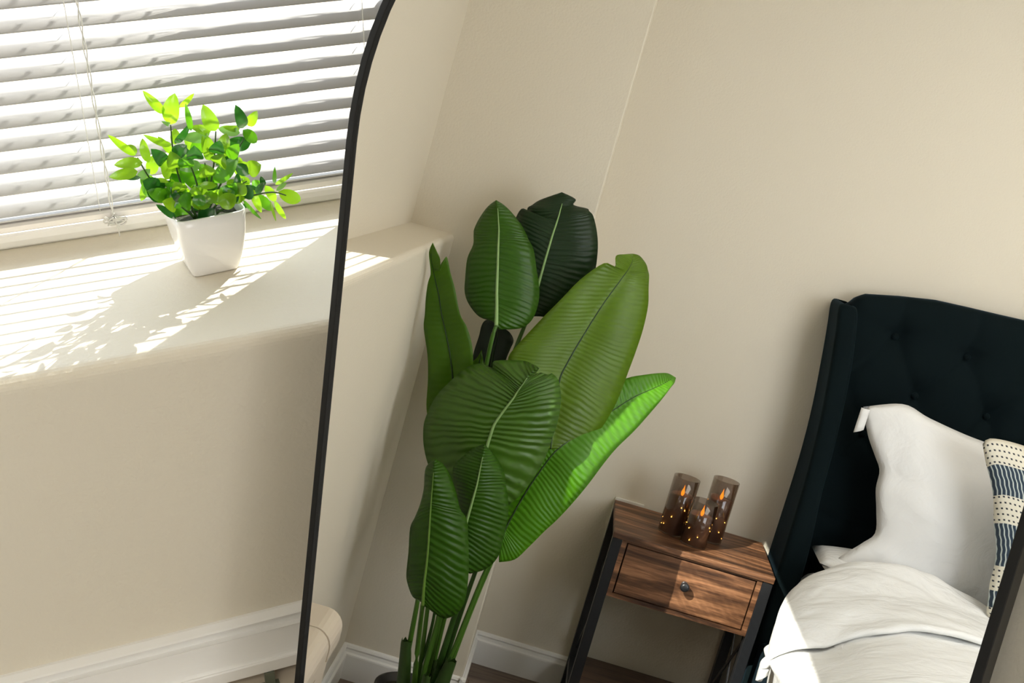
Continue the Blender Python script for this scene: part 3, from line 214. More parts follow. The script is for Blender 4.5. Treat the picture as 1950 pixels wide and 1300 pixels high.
LM = {
 'mid': leaf_mat('leaf_mid_green', (0.034, 0.108, 0.005), 1, (0.12, 0.30, 0.005), ribs=0.42, tw=0.22, nrib=34, spec=.32),
 'dark': leaf_mat('leaf_dark_green', (0.008, 0.026, 0.006), 1, (0.02, 0.06, 0.005), ribs=0.3, tw=0.08, nrib=44, spec=.3, rough=.42),
 'yellow': leaf_mat('leaf_yellow_green', (0.105, 0.200, 0.004), 1, (0.40, 0.56, 0.01), ribs=0.25, tw=0.34, nrib=60, rough=0.4),
 'olive': leaf_mat('leaf_ribbed_green', (0.062, 0.155, 0.012), 1, (0.12, 0.30, 0.01), ribs=0.75, tw=0.2, nrib=32, rough=0.36),
 'bright': leaf_mat('leaf_bright_green', (0.085, 0.27, 0.006), 1, (0.32, 0.68, 0.01), ribs=0.3, tw=0.34, nrib=64, rough=0.4),
 'bright2': leaf_mat('leaf_fresh_green', (0.065, 0.160, 0.004), 1, (0.30, 0.50, 0.01), ribs=0.15, tw=0.42, nrib=40, rough=0.5),
 'black': leaf_mat('leaf_blackish_green', (0.004, 0.014, 0.006), 1, (0.005, 0.02, 0.004), tw=0.05, rough=0.6),
}
RIBM = {'light': new_mat('pale_midrib', (0.26, 0.42, 0.15), 0.4), 'light2': new_mat('green_midrib', (0.13, 0.25, 0.035), 0.4), 'dark': new_mat('dark_midrib', (0.018, 0.050, 0.006), 0.5)}
STEMG = new_mat('petiole_green', (0.060, 0.150, 0.014), 0.35, bump=0.2, bscale=80); STEMD = new_mat('petiole_dark', (0.028, 0.080, 0.010), 0.38)
SHEATH = new_mat('sheath', (0.030, 0.070, 0.010), 0.5, bump=0.4, bscale=60)

# ------------------------------------------------------------------ the room
XA, XB, XR, YB, H = -1.72, -2.035, 0.50, -3.2, 2.42
SILL, LEDGE, WX0, WX1, WTOP, YW = 1.0975, 0.105, -0.848, 0.418, 2.0, 0.30
# wall under the window with its deep rounded ledge
prof = [(-0.0, 0.0), (0.0, SILL - 0.012)]
for k in range(1, 6):
    a = math.pi / 2 * k / 6; prof.append((0.012 - 0.012 * math.cos(a), SILL - 0.012 + 0.012 * math.sin(a)))
prof += [(0.012, SILL), (YW + 0.1, SILL), (YW + 0.1, 0.0)]
o = struct(obj('wall_window', prism(bmesh.new(), prof, 'x', XA - 0.4, XR + 0.2), WALL, None, smooth=False), 'cream painted wall below the window with a deep rounded ledge', 'wall')
bm = bmesh.new()
B(bm, XA - 0.4, WX0, LEDGE, YW, SILL, H + .1); B(bm, WX1, XR + 0.2, LEDGE, YW, SILL, H + .1); B(bm, WX0, WX1, LEDGE, YW, WTOP, H + .1)
up_ = obj('wall_above_ledge', bm, WALL, o)
struct(obj('wall_left', box(XA - 0.5, XA, -0.294, 0.30, 0, H + .1), WALL, None, bevel=0.003), 'cream wall end projecting beside the ledge, behind the tall plant', 'wall')
struct(obj('wall_bed', box(XB - 0.2, XB, YB - .2, -0.285, 0, H + .1), WALL), 'cream wall behind the nightstand and the headboard', 'wall')
bm = bmesh.new(); B(bm, XR, XR + .2, YB - .2, -2.75, 0, H + .1); B(bm, XR, XR + .2, -1.55, .30, 0, H + .1); B(bm, XR, XR + .2, -2.75, -1.55, 0, .85); B(bm, XR, XR + .2, -2.75, -1.55, 2.05, H + .1)
struct(obj('wall_right', bm, WALL), 'cream wall at the right, behind the mirror', 'wall')
struct(obj('wall_back', box(XB - .2, XR + .2, YB - .2, YB, 0, H + .1), WALL), 'cream wall behind the photographer', 'wall')
w2 = thing('added_window_2', 'unseen second window added in the right wall for fill light', 'window', (XR, -2.15, 0.85)); w2['kind'] = 'structure'  # window out of view, added to go with the side fill light
bm = bmesh.new(); B(bm, .55, .60, -2.75, -2.70, .85, 2.05); B(bm, .55, .60, -1.60, -1.55, .85, 2.05); B(bm, .55, .60, -2.70, -1.60, .85, .90); B(bm, .55, .60, -2.70, -1.60, 2.0, 2.05); B(bm, .55, .60, -2.17, -2.13, .9, 2.0)
obj('window_frame', bm, VINYL, w2)
struct(obj('ceiling', box(XB - .2, XR + .2, YB - .2, .45, H, H + .15), CEIL), 'white painted ceiling', 'ceiling')
fl = struct(obj('floor', box(XB - .1, XR + .1, YB - .1, 0.2, -0.12, -0.012), FLOORM), 'brown wood laminate floor', 'floor')
random.seed(3)
pw = 0.125; nx = int((XR - XB) / pw) + 1; pl_mesh = None
for i in range(nx):
    off = random.uniform(-0.9, 0)
    for j in range(-1, 4):
        y0 = YB + off + j * 1.1; y1 = y0 + 1.1
        a, b = max(y0, YB), min(y1, 0.0)
        if b - a < 0.05: continue
        x0 = XB + i * pw
        obj('plank', box(x0 + .0008, min(x0 + pw - .0008, XR), a + .0008, b - .0008, -0.0118, 0.0), FLOORM, fl, bevel=0)

def baseboard_prof(t=0.014, h=0.086):
    return [(0, 0), (-t, 0), (-t, h * .70), (-t * .95, h * .74), (-t * .62, h * .78), (-t * .50, h * .86), (-t * .62, h * .91), (-t * .45, h * .97), (-t * .15, h), (0, h)]
bp_ = baseboard_prof()
# window wall (left of the cover), left wall end, its short side, bed wall, right wall
struct(obj('baseboard_window', prism(bmesh.new(), bp_, 'x', XA, -0.42), WHITE), 'white moulded baseboard in the corner left of the cover', 'baseboard')
struct(obj('baseboard_left', prism(bmesh.new(), [(XA - p[0], p[1]) for p in bp_], 'y', -0.304, 0.0), WHITE), 'white moulded baseboard behind the tall plant', 'baseboard')
struct(obj('baseboard_side', prism(bmesh.new(), [(-0.290 + p[0], p[1]) for p in bp_], 'x', XB, XA + .014), WHITE), 'short white baseboard on the side of the projecting wall end', 'baseboard')
struct(obj('baseboard_bed', prism(bmesh.new(), [(XB - p[0], p[1]) for p in bp_], 'y', YB, -0.290), WHITE), 'white moulded baseboard behind the nightstand', 'baseboard')
struct(obj('baseboard_right', prism(bmesh.new(), [(XR + p[0], p[1]) for p in bp_], 'y', YB, 0.0), WHITE), 'white moulded baseboard along the right wall', 'baseboard')
# moulding on the wall above the cover (same section as the baseboard, larger)
mp_ = [(0, .7075), (-.0045, .7075), (-.0045, .7225), (-.0200, .7225), (-.0200, .7355), (-.0190, .7368), (-.0178, .7368)]
for k in range(1, 8): a = math.pi / 2 * k / 8; mp_.append((-.0178 + .0052 * math.sin(a), .7368 + .0300 * (1 - math.cos(a)) * .9 + .0045 * k / 8))
mp_ += [(-.0126, .7690), (-.0132, .7700), (-.0075, .7706), (-.0075, .7795), (-.0112, .7805), (-.0114, .7822), (-.0098, .7834), (-.0030, .7868), (0, .7870)]
struct(obj('trim_1', prism(bmesh.new(), mp_, 'x', -0.40, XR), WHITE), 'white stepped moulding on the wall above the convector cover', 'trim')

# convector cover
cv = thing('convector_cover', 'cream metal convector cover with rounded front edge standing under the window', 'heater', (0.05, -0.07, 0))
pr = [(-0.0005, .10), (-0.0005, .7045)]
R_ = 0.022
for k in range(0, 7):
    a = math.pi / 2 * k / 6; pr.append((-0.116 - R_ * math.sin(a), .7045 - R_ + R_ * math.cos(a) - .003 * k / 6))
pr += [(-0.138, .664), (-0.130, .660), (-0.128, .10)]
obj('casing', prism(bmesh.new(), pr, 'x', -0.352, XR - .001), COVER, cv, smooth=False)
pr2 = [(y - (.0015 if y < -.001 else 0), z + (.0012 if z > .3 else -.0)) for y, z in pr]
obj('end_cap', prism(bmesh.new(), pr2, 'x', -0.400, -0.330), COVER, cv)
bm = bmesh.new(); B(bm, -0.38, XR - .02, -0.115, -0.02, 0, .10); obj('plinth', bm, COVER, cv)
bm = bmesh.new(); B(bm, 0.116, 0.126, -0.022, -0.0165, .7046, .722); B(bm, 0.112, 0.130, -0.030, -0.0165, .7046, .7065); obj('clip', bm, new_mat('clip_metal', (.20, .22, .17), .5, metal=.6), cv)

# ------------------------------------------------------------------ window and blind
w1 = thing('window_1', 'white framed window behind the slatted blind', 'window', (-.2, .28, SILL)); w1['kind'] = 'structure'
bm = bmesh.new()
B(bm, WX0 + .0005, WX0 + .03, .284, .2995, SILL + .0005, WTOP - .0005); B(bm, WX1 - .03, WX1 - .0005, .284, .2995, SILL + .0005, WTOP - .0005)
B(bm, WX0 + .03, WX1 - .03, .284, .2995, WTOP - .03, WTOP - .0005)
B(bm, WX0 + .03, WX1 - .03, .284, .2995, SILL + .0005, SILL + .030)
obj('window_frame', bm, VINYL, w1)
sp = [(.2845, SILL + .0005), (.268, SILL + .0005), (.2655, SILL + .003), (.2645, SILL + .009), (.2655, SILL + .0145), (.268, SILL + .0165), (.2845, SILL + .018)]
obj('window_sill', prism(bmesh.new(), sp, 'x', WX0 + .001, WX1 - .001), VINYL, w1)
GLASS = bpy.data.materials.new('clear_glass'); GLASS.use_nodes = True; nt = GLASS.node_tree
for n_ in list(nt.nodes):
    if n_.type == 'BSDF_PRINCIPLED': nt.nodes.remove(n_)
t_ = nt.nodes.new('ShaderNodeBsdfTransparent'); t_.inputs[0].default_value = (.96, .97, .96, 1); g_ = nt.nodes.new('ShaderNodeBsdfGlossy'); g_.inputs['Roughness'].default_value = 0
x_ = nt.nodes.new('ShaderNodeMixShader'); x_.inputs[0].default_value = .06; nt.links.new(t_.outputs[0], x_.inputs[1]); nt.links.new(g_.outputs[0], x_.inputs[2]); nt.links.new(x_.outputs[0], nt.nodes['Material Output'].inputs[0])
obj('glass_pane', box(.572, .576, -2.70, -1.60, .90, 2.0), GLASS, w2)
obj('glass_pane', box(WX0 + .028, WX1 - .028, .2905, .2935, SILL + .028, WTOP - .028), GLASS, w1)

bl = thing('window_blind', 'white horizontal slatted blind hanging in the window above the ledge', 'blind', (-.2, .262, SILL))
PITCH, SW, TILT, YBL = 0.02253, 0.0214, math.radians(45), 0.262
zs = 1.1375+.0073; i = 0
def slat_mesh():
    bm = bmesh.new(); n = 14; x0, x1 = WX0 + .006, WX1 - .006; cols = []
    for k in range(n + 1):
        s = -0.5 + k / n; u = s * SW; cr = .0017 * (1 - 4 * s * s)
        y = u * math.cos(TILT) - cr * math.sin(TILT); z = u * math.sin(TILT) + cr * math.cos(TILT)
        cols.append((y, z))
    rows = [[(x, y, z) for (y, z) in cols] for x in (x0, x1)]
    grid(bm, rows); me = bpy.data.meshes.new('slat'); bm.to_mesh(me); bm.free(); me.materials.append(BLIND); me.shade_smooth(); return me
sm = slat_mesh()
z = zs
while z < WTOP - .035:
    s = bpy.data.objects.new('slat', sm); link(s, bl); s.location = (0.2, 0, z - SILL)
    md = s.modifiers.new('thick', 'SOLIDIFY'); md.thickness = 0.0004; md.offset = 0
    z += PITCH
rl = [(.253, 1.1215), (.250, 1.1235), (.250, 1.1285), (.253, 1.1305), (.2745, 1.1325), (.2745, 1.1215)]
obj('bottom_rail', prism(bmesh.new(), rl, 'x', WX0 + .006, WX1 - .006), new_mat('rail_white', (.80, .765, .74), .4), bl)
obj('stacked_slat', prism(bmesh.new(), [(.2515, 1.1335), (.2515, 1.1352), (.262, 1.137), (.2745, 1.1362), (.2745, 1.1335)], 'x', WX0 + .006, WX1 - .006), BLIND, bl)
obj('head_rail', box(WX0 + .004, WX1 - .004, .250, .276, WTOP - .030, WTOP - .001), BLIND, bl)
# front lift cord, twisted, ending in a knotted bundle, ladder strings
bm = bmesh.new()
for ph in (0, math.pi):
    pts = []
    for k in range(180):
        zz = 1.118 + k * .0045; pts.append((.0575 + .0013 * math.cos(ph + k * .55), .2475 + .0007 * math.sin(ph + k * .55), zz))
    tube(bm, pts, .00065, 5)
obj('lift_cord', bm, CORD, bl, smooth=True)
random.seed(8); bm = bmesh.new()
kn = Vector((.0585, .2455, 1.1215)); pts = [kn + Vector((0, 0, .008))]
for k in range(26): pts.append(kn + Vector((random.uniform(-.0115, .0115), random.uniform(-.003, .0015), random.uniform(-.0055, .0055))))
tube(bm, smooth_pts(pts, 5), .0008, 5); tube(bm, smooth_pts([kn, (.060, .2435, 1.112), (.0605, .2440, 1.1045)], 4), .0006, 5)
obj('knot', bm, CORD, bl, smooth=True)
def ladder(x):
    bm = bmesh.new()
    for y in (.2525, .2712): tube(bm, [(x, y, 1.124), (x, y, WTOP - .03)], .0004, 4)
    zz = zs
    while zz < WTOP - .035:
        dy, dz = SW * .5 * math.cos(TILT), SW * .5 * math.sin(TILT)
        tube(bm, [(x - .004, YBL - dy, zz - dz - .0005), (x + .003, YBL + dy, zz + dz - .0005)], .0004, 4); zz += PITCH
    obj('ladder_string', bm, CORD, bl)
for x in (.046, -.60, .33): ladder(x)
# exterior
EXT = new_mat('pale_gravel', (0.52, 0.42, 0.31), 0.9, bump=.5, bscale=4, var=.15)
struct(obj('exterior_ground', box(-40, 40, .46, 60, -3.3, -3.2), EXT), 'pale tan ground outside beyond the window', 'ground')

# ------------------------------------------------------------------ mirror
N = Vector((0.842126, 0.491879, -0.221086)).normalized()      # away from the viewer
UPV = (Vector((0, 0, 1)) - N * N.z).normalized(); RT = Vector((-UPV.cross(N).x, -UPV.cross(N).y, 0)).normalized()
if RT.x < 0: RT = -RT
O0 = Vector((0, -1, 1.66)) + N * ((Vector((0.167, -0.149, 1.07)) - Vector((0, -1, 1.66))).dot(N)); O0 = Vector((0, -1, 1.66)) + (Vector((0.1670, -0.1490, 1.07)) - Vector((0, -1, 1.66)))
O0 = O0 - N * ((O0 - Vector((0, -1, 1.66))).dot(N) - 0.690)
W_ = 0.5312; VB = -(O0.z) / UPV.z; VT = 0.252; RR = W_ / 2
def mpt(u, v, d): return O0 + RT * u + UPV * v + N * d
def outline(ins, n=40):
    pts = []; r = RR - ins; rb = .03
    pts += [(ins, VB + ins + .004), (ins, VT)]
    for k in range(1, n): a = math.pi - math.pi * k / n; pts.append((RR + r * math.cos(a), VT + r * math.sin(a)))
    pts += [(W_ - ins, VT), (W_ - ins, VB + ins + .004)]
    return pts
mr = thing('floor_mirror', 'tall arched floor mirror with thin black metal frame leaning across the corner', 'mirror', mpt(RR, VB, 0))
FW = .0062
bm = bmesh.new(); A_ = outline(0); I_ = outline(FW)
rings = []
for pts, d in ((A_, -.003), (A_, .022), (I_, .022), (I_, .0006), (I_, -.003)):
    rings.append([bm.verts.new(mpt(u, v, d)) for u, v in pts])
rings[3] = rings[3]
n_ = len(A_)
for a, b in ((0, 1), (1, 2), (2, 3), (3, 4), (4, 0)):
    for k in range(n_): 
        bm.faces.new((rings[a][k], rings[a][(k + 1) % n_], rings[b][(k + 1) % n_], rings[b][k]))
obj('frame', bm, FRAMEM, mr, bevel=0.0006)
bm = bmesh.new(); G_ = outline(FW + .0002); bm.faces.new([bm.verts.new(mpt(u, v, 0)) for u, v in G_])
g2 = bmesh.ops.extrude_face_region(bm, geom=bm.faces[:]); 
for v in [e for e in g2['geom'] if isinstance(e, bmesh.types.BMVert)]: v.co += N * .004
bmesh.ops.triangulate(bm, faces=bm.faces[:])
gl = obj('mirror_glass', bm, MIRROR, mr); gl['label'] = 'silvered glass reflecting the plant, nightstand and bed'
bm = bmesh.new(); bm.faces.new([bm.verts.new(mpt(u, v, .006)) for u, v in G_]); g2 = bmesh.ops.extrude_face_region(bm, geom=bm.faces[:])
for v in [e for e in g2['geom'] if isinstance(e, bmesh.types.BMVert)]: v.co += N * .006
obj('backing_board', bm, BLACKP, mr)

# ------------------------------------------------------------------ small plant on the ledge
pp = thing('potted_greenery', 'small leafy green plant in a square white ceramic pot on the sunny ledge', 'potted plant', (.137, .150, SILL))
def rsq(cx, cy, a, z, e=5.0, n=40):
    out = []
    for k in range(n):
        t = 2 * math.pi * (k + .5) / n; c, s = math.cos(t), math.sin(t)
        dx, dy = a * math.copysign(abs(c) ** (2 / e), c), a * math.copysign(abs(s) ** (2 / e), s); out.append((cx + dx * .9952 - dy * .0978, cy + dx * .0978 + dy * .9952, z))
    return out
bm = bmesh.new(); prof = []
for t in (0, .02, .1, .25, .45, .65, .85, 1): 
    a = .0225 + .0115 * math.sin(t * 1.5) ** .8; prof.append((a, SILL + .0005 + .064 * t))
prof += [(.0326, SILL + .0650), (.0315, SILL + .060), (.0300, SILL + .045)]
rg = [[bm.verts.new(p) for p in rsq(.137, .160, a, zz, 9)] for a, zz in prof]
for i in range(len(rg) - 1):
    for k in range(40): bm.faces.new((rg[i][k], rg[i][(k + 1) % 40], rg[i + 1][(k + 1) % 40], rg[i + 1][k]))
bm.faces.new(rg[0][::-1])
pot = obj('pot', bm, CERAMIC, pp, smooth=True); pot.rotation_euler = (0, 0, 0)
bm = bmesh.new(); bm.faces.new([bm.verts.new(p) for p in rsq(.137, .160, .0300, SILL + .054, 7)]); obj('moss', bm, SOIL, pp)
SC = {'y': ((.20, .42, .012), (.42, .74, .02), .42), 'o': ((.11, .28, .010), (.34, .60, .02), .38), 'g': ((.045, .22, .012), (.18, .50, .01), .35), 'd': ((.015, .10, .014), (.05, .25, .02), .2), 'p': ((.20, .38, .13), (.30, .60, .1), .3)}
SMM = {k: leaf_mat('small_leaf_' + n2, v[0], 1, v[1], rough=.18, ribs=0, tw=v[2], spec=.7) for (k, v), n2 in zip(SC.items(), ('lime', 'olive', 'green', 'dark', 'pale'))}
random.seed(5)
for (x0, y0, z0, x1, y1, z1, w, c) in SMALL_LEAVES:
    a = Vector((x0, y0, z0)); b = Vector((x1, y1, z1)); d = (b - a) * 1.14
    view = (Vector((0, -1, 1.66)) - a).normalized()
    side = d.cross(view).normalized(); nrm = side.cross(d).normalized()
    side = (side + nrm * random.uniform(-.25, .25)).normalized(); nrm = side.cross(d).normalized()
    if nrm.dot(view) < 0: nrm = -nrm
    bm = bmesh.new(); rows = []; nn = 9; arch = random.uniform(.06, .16) * d.length; fold = random.uniform(.12, .3)
    for k in range(nn + 1):
        t = k / nn; hw = .56 * w * (math.sin(math.pi * min(1, t ** .85)) ** .6 if 0 < t < 1 else .03)
        cpt = a + d * t + nrm * (arch * math.sin(math.pi * t)) 
        row = []
        for s in (-1, -.55, 0, .55, 1): row.append(cpt + side * (s * hw) + nrm * (fold * hw * abs(s)))
        rows.append(row)
    grid(bm, rows); lf = obj('leaf', bm, SMM[c], pp, smooth=True)
bm_all = []
for s in SMALL_STEMS:
    bm = bmesh.new(); q = smooth_pts(s, 5); tube(bm, q, [.0013 - .0007 * k / (len(q) - 1) for k in range(len(q))], 6)
    obj('stem', bm, STEMD, pp, smooth=True)

# ------------------------------------------------------------------ tall plant in the corner
bp2 = thing('banana_leaf_plant', 'tall artificial plant with broad banana-like leaves in a black pot in the corner', 'potted plant', (-1.46, -.20, 0))
bm = bmesh.new(); lathe(bm, [(.0001, .001), (.070, .001), (.074, .006), (.090, .130), (.091, .134), (.0865, .134), (.083, .115), (.0001, .112)], -1.465, -.205, 40)
obj('pot', bm, BLACKP, bp2, smooth=True)
bm = bmesh.new(); lathe(bm, [(.0001, .118), (.082, .116)], -1.465, -.205, 32); obj('moss', bm, SOIL, bp2)
def build_leaf(name, st, col, rib):
    M_ = smooth_pts([s[0] for s in st], 4); L_ = smooth_pts([s[1] for s in st], 4); R2_ = smooth_pts([s[2] for s in st], 4)
    n = len(M_); rows = []; seg = 6; eye = Vector((1.162, -.321, 1.355))
    for k in range(n):
        row = []; m = M_[k]; tt = k / (n - 1)
        vw = (eye - m).normalized()
        for s in range(-seg, seg + 1):
            t = abs(s) / seg; e = L_[k] if s < 0 else R2_[k]
            p = m.lerp(e, t)
            w = (e - m).length
            p = p + vw * (.10 * w * math.sin(math.pi * t) + .0022 * math.sin(tt * 23 + s * .4 + len(rows) * .1) * t * min(1, 3 * tt) - .0)
            row.append(p)
        rows.append(row)
    bm = bmesh.new(); grid(bm, rows); lf = obj('leaf', bm, LM[col], bp2, smooth=True)
    bmesh_fix = lf
    md = lf.modifiers.new('thick', 'SOLIDIFY'); md.thickness = .0006; md.offset = 0
    bm = bmesh.new(); cut = int(n * (.86 if rib != 'dark' else .93)); q = [p + (eye - p).normalized() * .0012 for p in M_[:cut]]
    r0 = {'light': .0042, 'light2': .0034, 'dark': .0022}[rib]
    tube(bm, q, [r0 * (1 - .85 * k / len(q)) for k in range(len(q))], 8); rbo = obj('midrib', bm, RIBM[rib], lf, smooth=True)
    rbo.matrix_parent_inverse = (Matrix.Translation(-bp2.location)).inverted() @ Matrix.Translation(-bp2.location) @ Matrix.Identity(4)
    return lf
for nm, (st, col, rib) in LEAVES.items(): build_leaf(nm, st, col, rib)
for nm, (pts, r, c) in PETIOLES.items():
    bm = bmesh.new(); q = smooth_pts(pts, 5); tube(bm, q, [r * (.72 + .38 * k / (len(q) - 1)) for k in range(len(q))], 10); obj('leaf_stalk', bm, STEMG if c == 'g' else STEMD, bp2, smooth=True)
for nm, (pts, r) in SHEATHS.items():
    bm = bmesh.new(); q = smooth_pts(pts, 5); seg = 14; rings = []
    for i, p in enumerate(q):
        rr = r * (.85 + .5 * i / len(q))
        rings.append([bm.verts.new(p + Vector((math.cos(2 * math.pi * k / seg) * rr, math.sin(2 * math.pi * k / seg) * rr, (.010 * abs(math.sin(k * 1.7 + len(nm))) if i == 0 else 0)))) for k in range(seg)])
    for i in range(len(rings) - 1):
        for k in range(seg): bm.faces.new((rings[i][k], rings[i][(k + 1) % seg], rings[i + 1][(k + 1) % seg], rings[i + 1][k]))
    obj('sheath', bm, SHEATH, bp2, smooth=True)

# ------------------------------------------------------------------ outlet plate
op = thing('outlet_plate', 'white plastic outlet plate on the wall behind the nightstand corner', 'outlet', (XB, -.578, .48))
obj('cover_plate', box(XB + .0002, XB + .007, -.617, -.541, .424, .537), PLATE, op, bevel=.002)
bm = bmesh.new(); B(bm, XB + .007, XB + .0085, -.592, -.566, .488, .516); B(bm, XB + .007, XB + .0085, -.592, -.566, .444, .472); obj('socket', bm, WHITE, op, bevel=.001)

# ------------------------------------------------------------------ nightstand
ns = thing('nightstand', 'small rustic walnut nightstand with one drawer and black metal legs', 'nightstand', (-1.88, -.735, 0))
XF, XK, YL, YR_, ZT = -1.739, -2.025, -.541, -.930, .531
obj('tabletop', box(XK, XF, YR_, YL, ZT - .015, ZT), WALNUT, ns, bevel=.0015)
bm = bmesh.new(); x0, x1, y0, y1, z0, z1 = XK + .02, XF - .006, -.905, -.566, .374, ZT - .0155; T = .012
B(bm, x0, x1, y1 - T, y1, z0, z1); B(bm, x0, x1, y0, y0 + T, z0, z1); B(bm, x0, x1, y0 + T, y1 - T, z0, z0 + .010); B(bm, x0, x0 + .006, y0 + T, y1 - T, z0 + .010, z1); B(bm, x0 + .01, x1, y0 + T, y1 - T, z1 - .004, z1)
obj('case', bm, WALNUT, ns)
dr = obj('drawer', box(x0 + .01, x1 - .0015, y0 + T + .0028, y1 - T - .0035, z0 + .0125, z1 - .0075), WALNUT, ns, bevel=.0008)
bm = bmesh.new(); K = Vector((x1 - .0015, -.7345, .452))
pr_ = [(.0001, .0245), (.006, .0242), (.0095, .0225), (.0112, .019), (.0108, .015), (.0075, .0115), (.0048, .009), (.0045, .002), (.0085, .0)]
rings = [[bm.verts.new(K + Vector((h, r * math.cos(2 * math.pi * k / 28), r * math.sin(2 * math.pi * k / 28)))) for k in range(28)] for r, h in pr_]
for i in range(len(rings) - 1):
    for k in range(28): bm.faces.new((rings[i][k], rings[i][(k + 1) % 28], rings[i + 1][(k + 1) % 28], rings[i + 1][k]))
kb = obj('knob', bm, BLACKM, dr, smooth=True); kb.matrix_parent_inverse = Matrix.Identity(4)
for o_ in (kb,): o_['label'] = 'round black drawer knob'
for (xa, ya) in ((XF - .028, YL - .0245), (XF - .028, YR_ + .0005), (XK + .002, YL - .0245), (XK + .002, YR_ + .0005)):
    obj('leg', box(xa, xa + .024, ya, ya + .024, 0, ZT - .0155), BLACKM, ns, bevel=.001)
for ya in (YL - .018, YR_ + .012):
    for (za, zb) in ((.13, .36), (.36, .13)):
        bm = bmesh.new(); xa, xb = XF - .028, XK + .026; yy = ya + (.0 if za < zb else .004)
        v = [(xa, za), (xb, zb), (xb, zb + .016), (xa, za + .016)]
        prism(bm, v, 'y', yy, yy + .003); obj('brace', bm, BLACKM, ns)
for ya in (YL - .0245, YR_ + .0005): obj('side_rail', box(XK + .026, XF - .028, ya + .002, ya + .022, .085, .105), BLACKM, ns)
obj('shelf', box(XK + .004, XF - .006, YR_ + .026, YL - .026, .092, .107), wood('dark_shelf_wood', (.05, .026, .016), (.10, .058, .04), (.15, .09, .062), 1), ns)

# ------------------------------------------------------------------ flameless candles
SMOKE = bpy.data.materials.new('smoked_glass'); SMOKE.use_nodes = True; nt = SMOKE.node_tree
for n_ in list(nt.nodes):
    if n_.type == 'BSDF_PRINCIPLED': nt.nodes.remove(n_)
t_ = nt.nodes.new('ShaderNodeBsdfTransparent'); t_.inputs[0].default_value = (.73, .66, .61, 1); g_ = nt.nodes.new('ShaderNodeBsdfGlossy'); g_.inputs['Roughness'].default_value = .02
lw = nt.nodes.new('ShaderNodeLayerWeight'); lw.inputs[0].default_value = .25; fr = nt.nodes.new('ShaderNodeMath'); fr.operation = 'MULTIPLY_ADD'; fr.inputs[1].default_value = .55; fr.inputs[2].default_value = .04; nt.links.new(lw.outputs['Facing'], fr.inputs[0])
x_ = nt.nodes.new('ShaderNodeMixShader'); nt.links.new(fr.outputs[0], x_.inputs[0]); nt.links.new(t_.outputs[0], x_.inputs[1]); nt.links.new(g_.outputs[0], x_.inputs[2]); nt.links.new(x_.outputs[0], nt.nodes['Material Output'].inputs[0])
WAX = new_mat('mauve_wax', (.42, .30, .25), .5)
def emis(name, col, st):
    m = bpy.data.materials.new(name); m.use_nodes = True; b = m.node_tree.nodes['Principled BSDF']; b.inputs['Base Color'].default_value = (*col, 1)
    b.inputs['Emission Color'].default_value = (*col, 1); b.inputs['Emission Strength'].default_value = st; return m
FLAME = emis('flame_glow', (1.0, .27, .01), 3.5); LED = emis('fairy_glow', (1.0, .55, .12), 16.0)
def candle(cx, cy, h, label, seed):
    c = thing('flameless_candle', label, 'candle', (cx, cy, ZT), 'smoked glass candles on the nightstand')
    r = .0325; bm = bmesh.new()
    lathe(bm, [(.0001, ZT + .0006), (r, ZT + .0006), (r, ZT + h), (r - .0018, ZT + h), (r - .0018, ZT + .004), (.0001, ZT + .004)], cx, cy, 48)
    obj('glass_tube', bm, SMOKE, c, smooth=False).data.shade_smooth() 
    hw = h * .70; rw = r - .0034; bm = bmesh.new()
    random.seed(seed)
    pf = [(.0001, ZT + .0045), (rw, ZT + .0045), (rw, ZT + hw - .004), (rw - .001, ZT + hw), (rw - .005, ZT + hw - .003), (.0001, ZT + hw - .008)]
    lathe(bm, pf, cx, cy, 40)
    for f in bm.verts:
        dx, dy = f.co.x - cx, f.co.y - cy
        if f.co.z > ZT + hw - .006: f.co.z += .0025 * math.sin(math.atan2(dy, dx) * 2 + seed)
    obj('wax', bm, WAX, c, smooth=True)
    zf = ZT + hw - .006; bm = bmesh.new(); lathe(bm, [(.0002, zf + .002), (.0028, zf + .004), (.0044, zf + .009), (.0040, zf + .013), (.0025, zf + .018), (.0011, zf + .024), (.0002, zf + .030)], cx, cy, 16)
    obj('flame', bm, FLAME, c, smooth=True)
    bm = bmesh.new()
    for k in range(11):
        a = 2.4 * k + seed; zz = ZT + .012 + (hw - .026) * random.random()
        bmesh.ops.create_uvsphere(bm, u_segments=6, v_segments=5, radius=.0011, matrix=Matrix.Translation((cx + (rw + .0006) * math.cos(a), cy + (rw + .0006) * math.sin(a), zz)))
    obj('fairy_lights', bm, LED, c)
candle(-1.868, -.682, .143, 'smoked glass candle at the left of the three, wider looking and standing near the wall', 1)
candle(-1.822, -.735, .110, 'shortest smoked glass candle, standing in front of the other two', 2)
candle(-1.903, -.779, .157, 'tallest smoked glass candle, at the right of the three', 3)

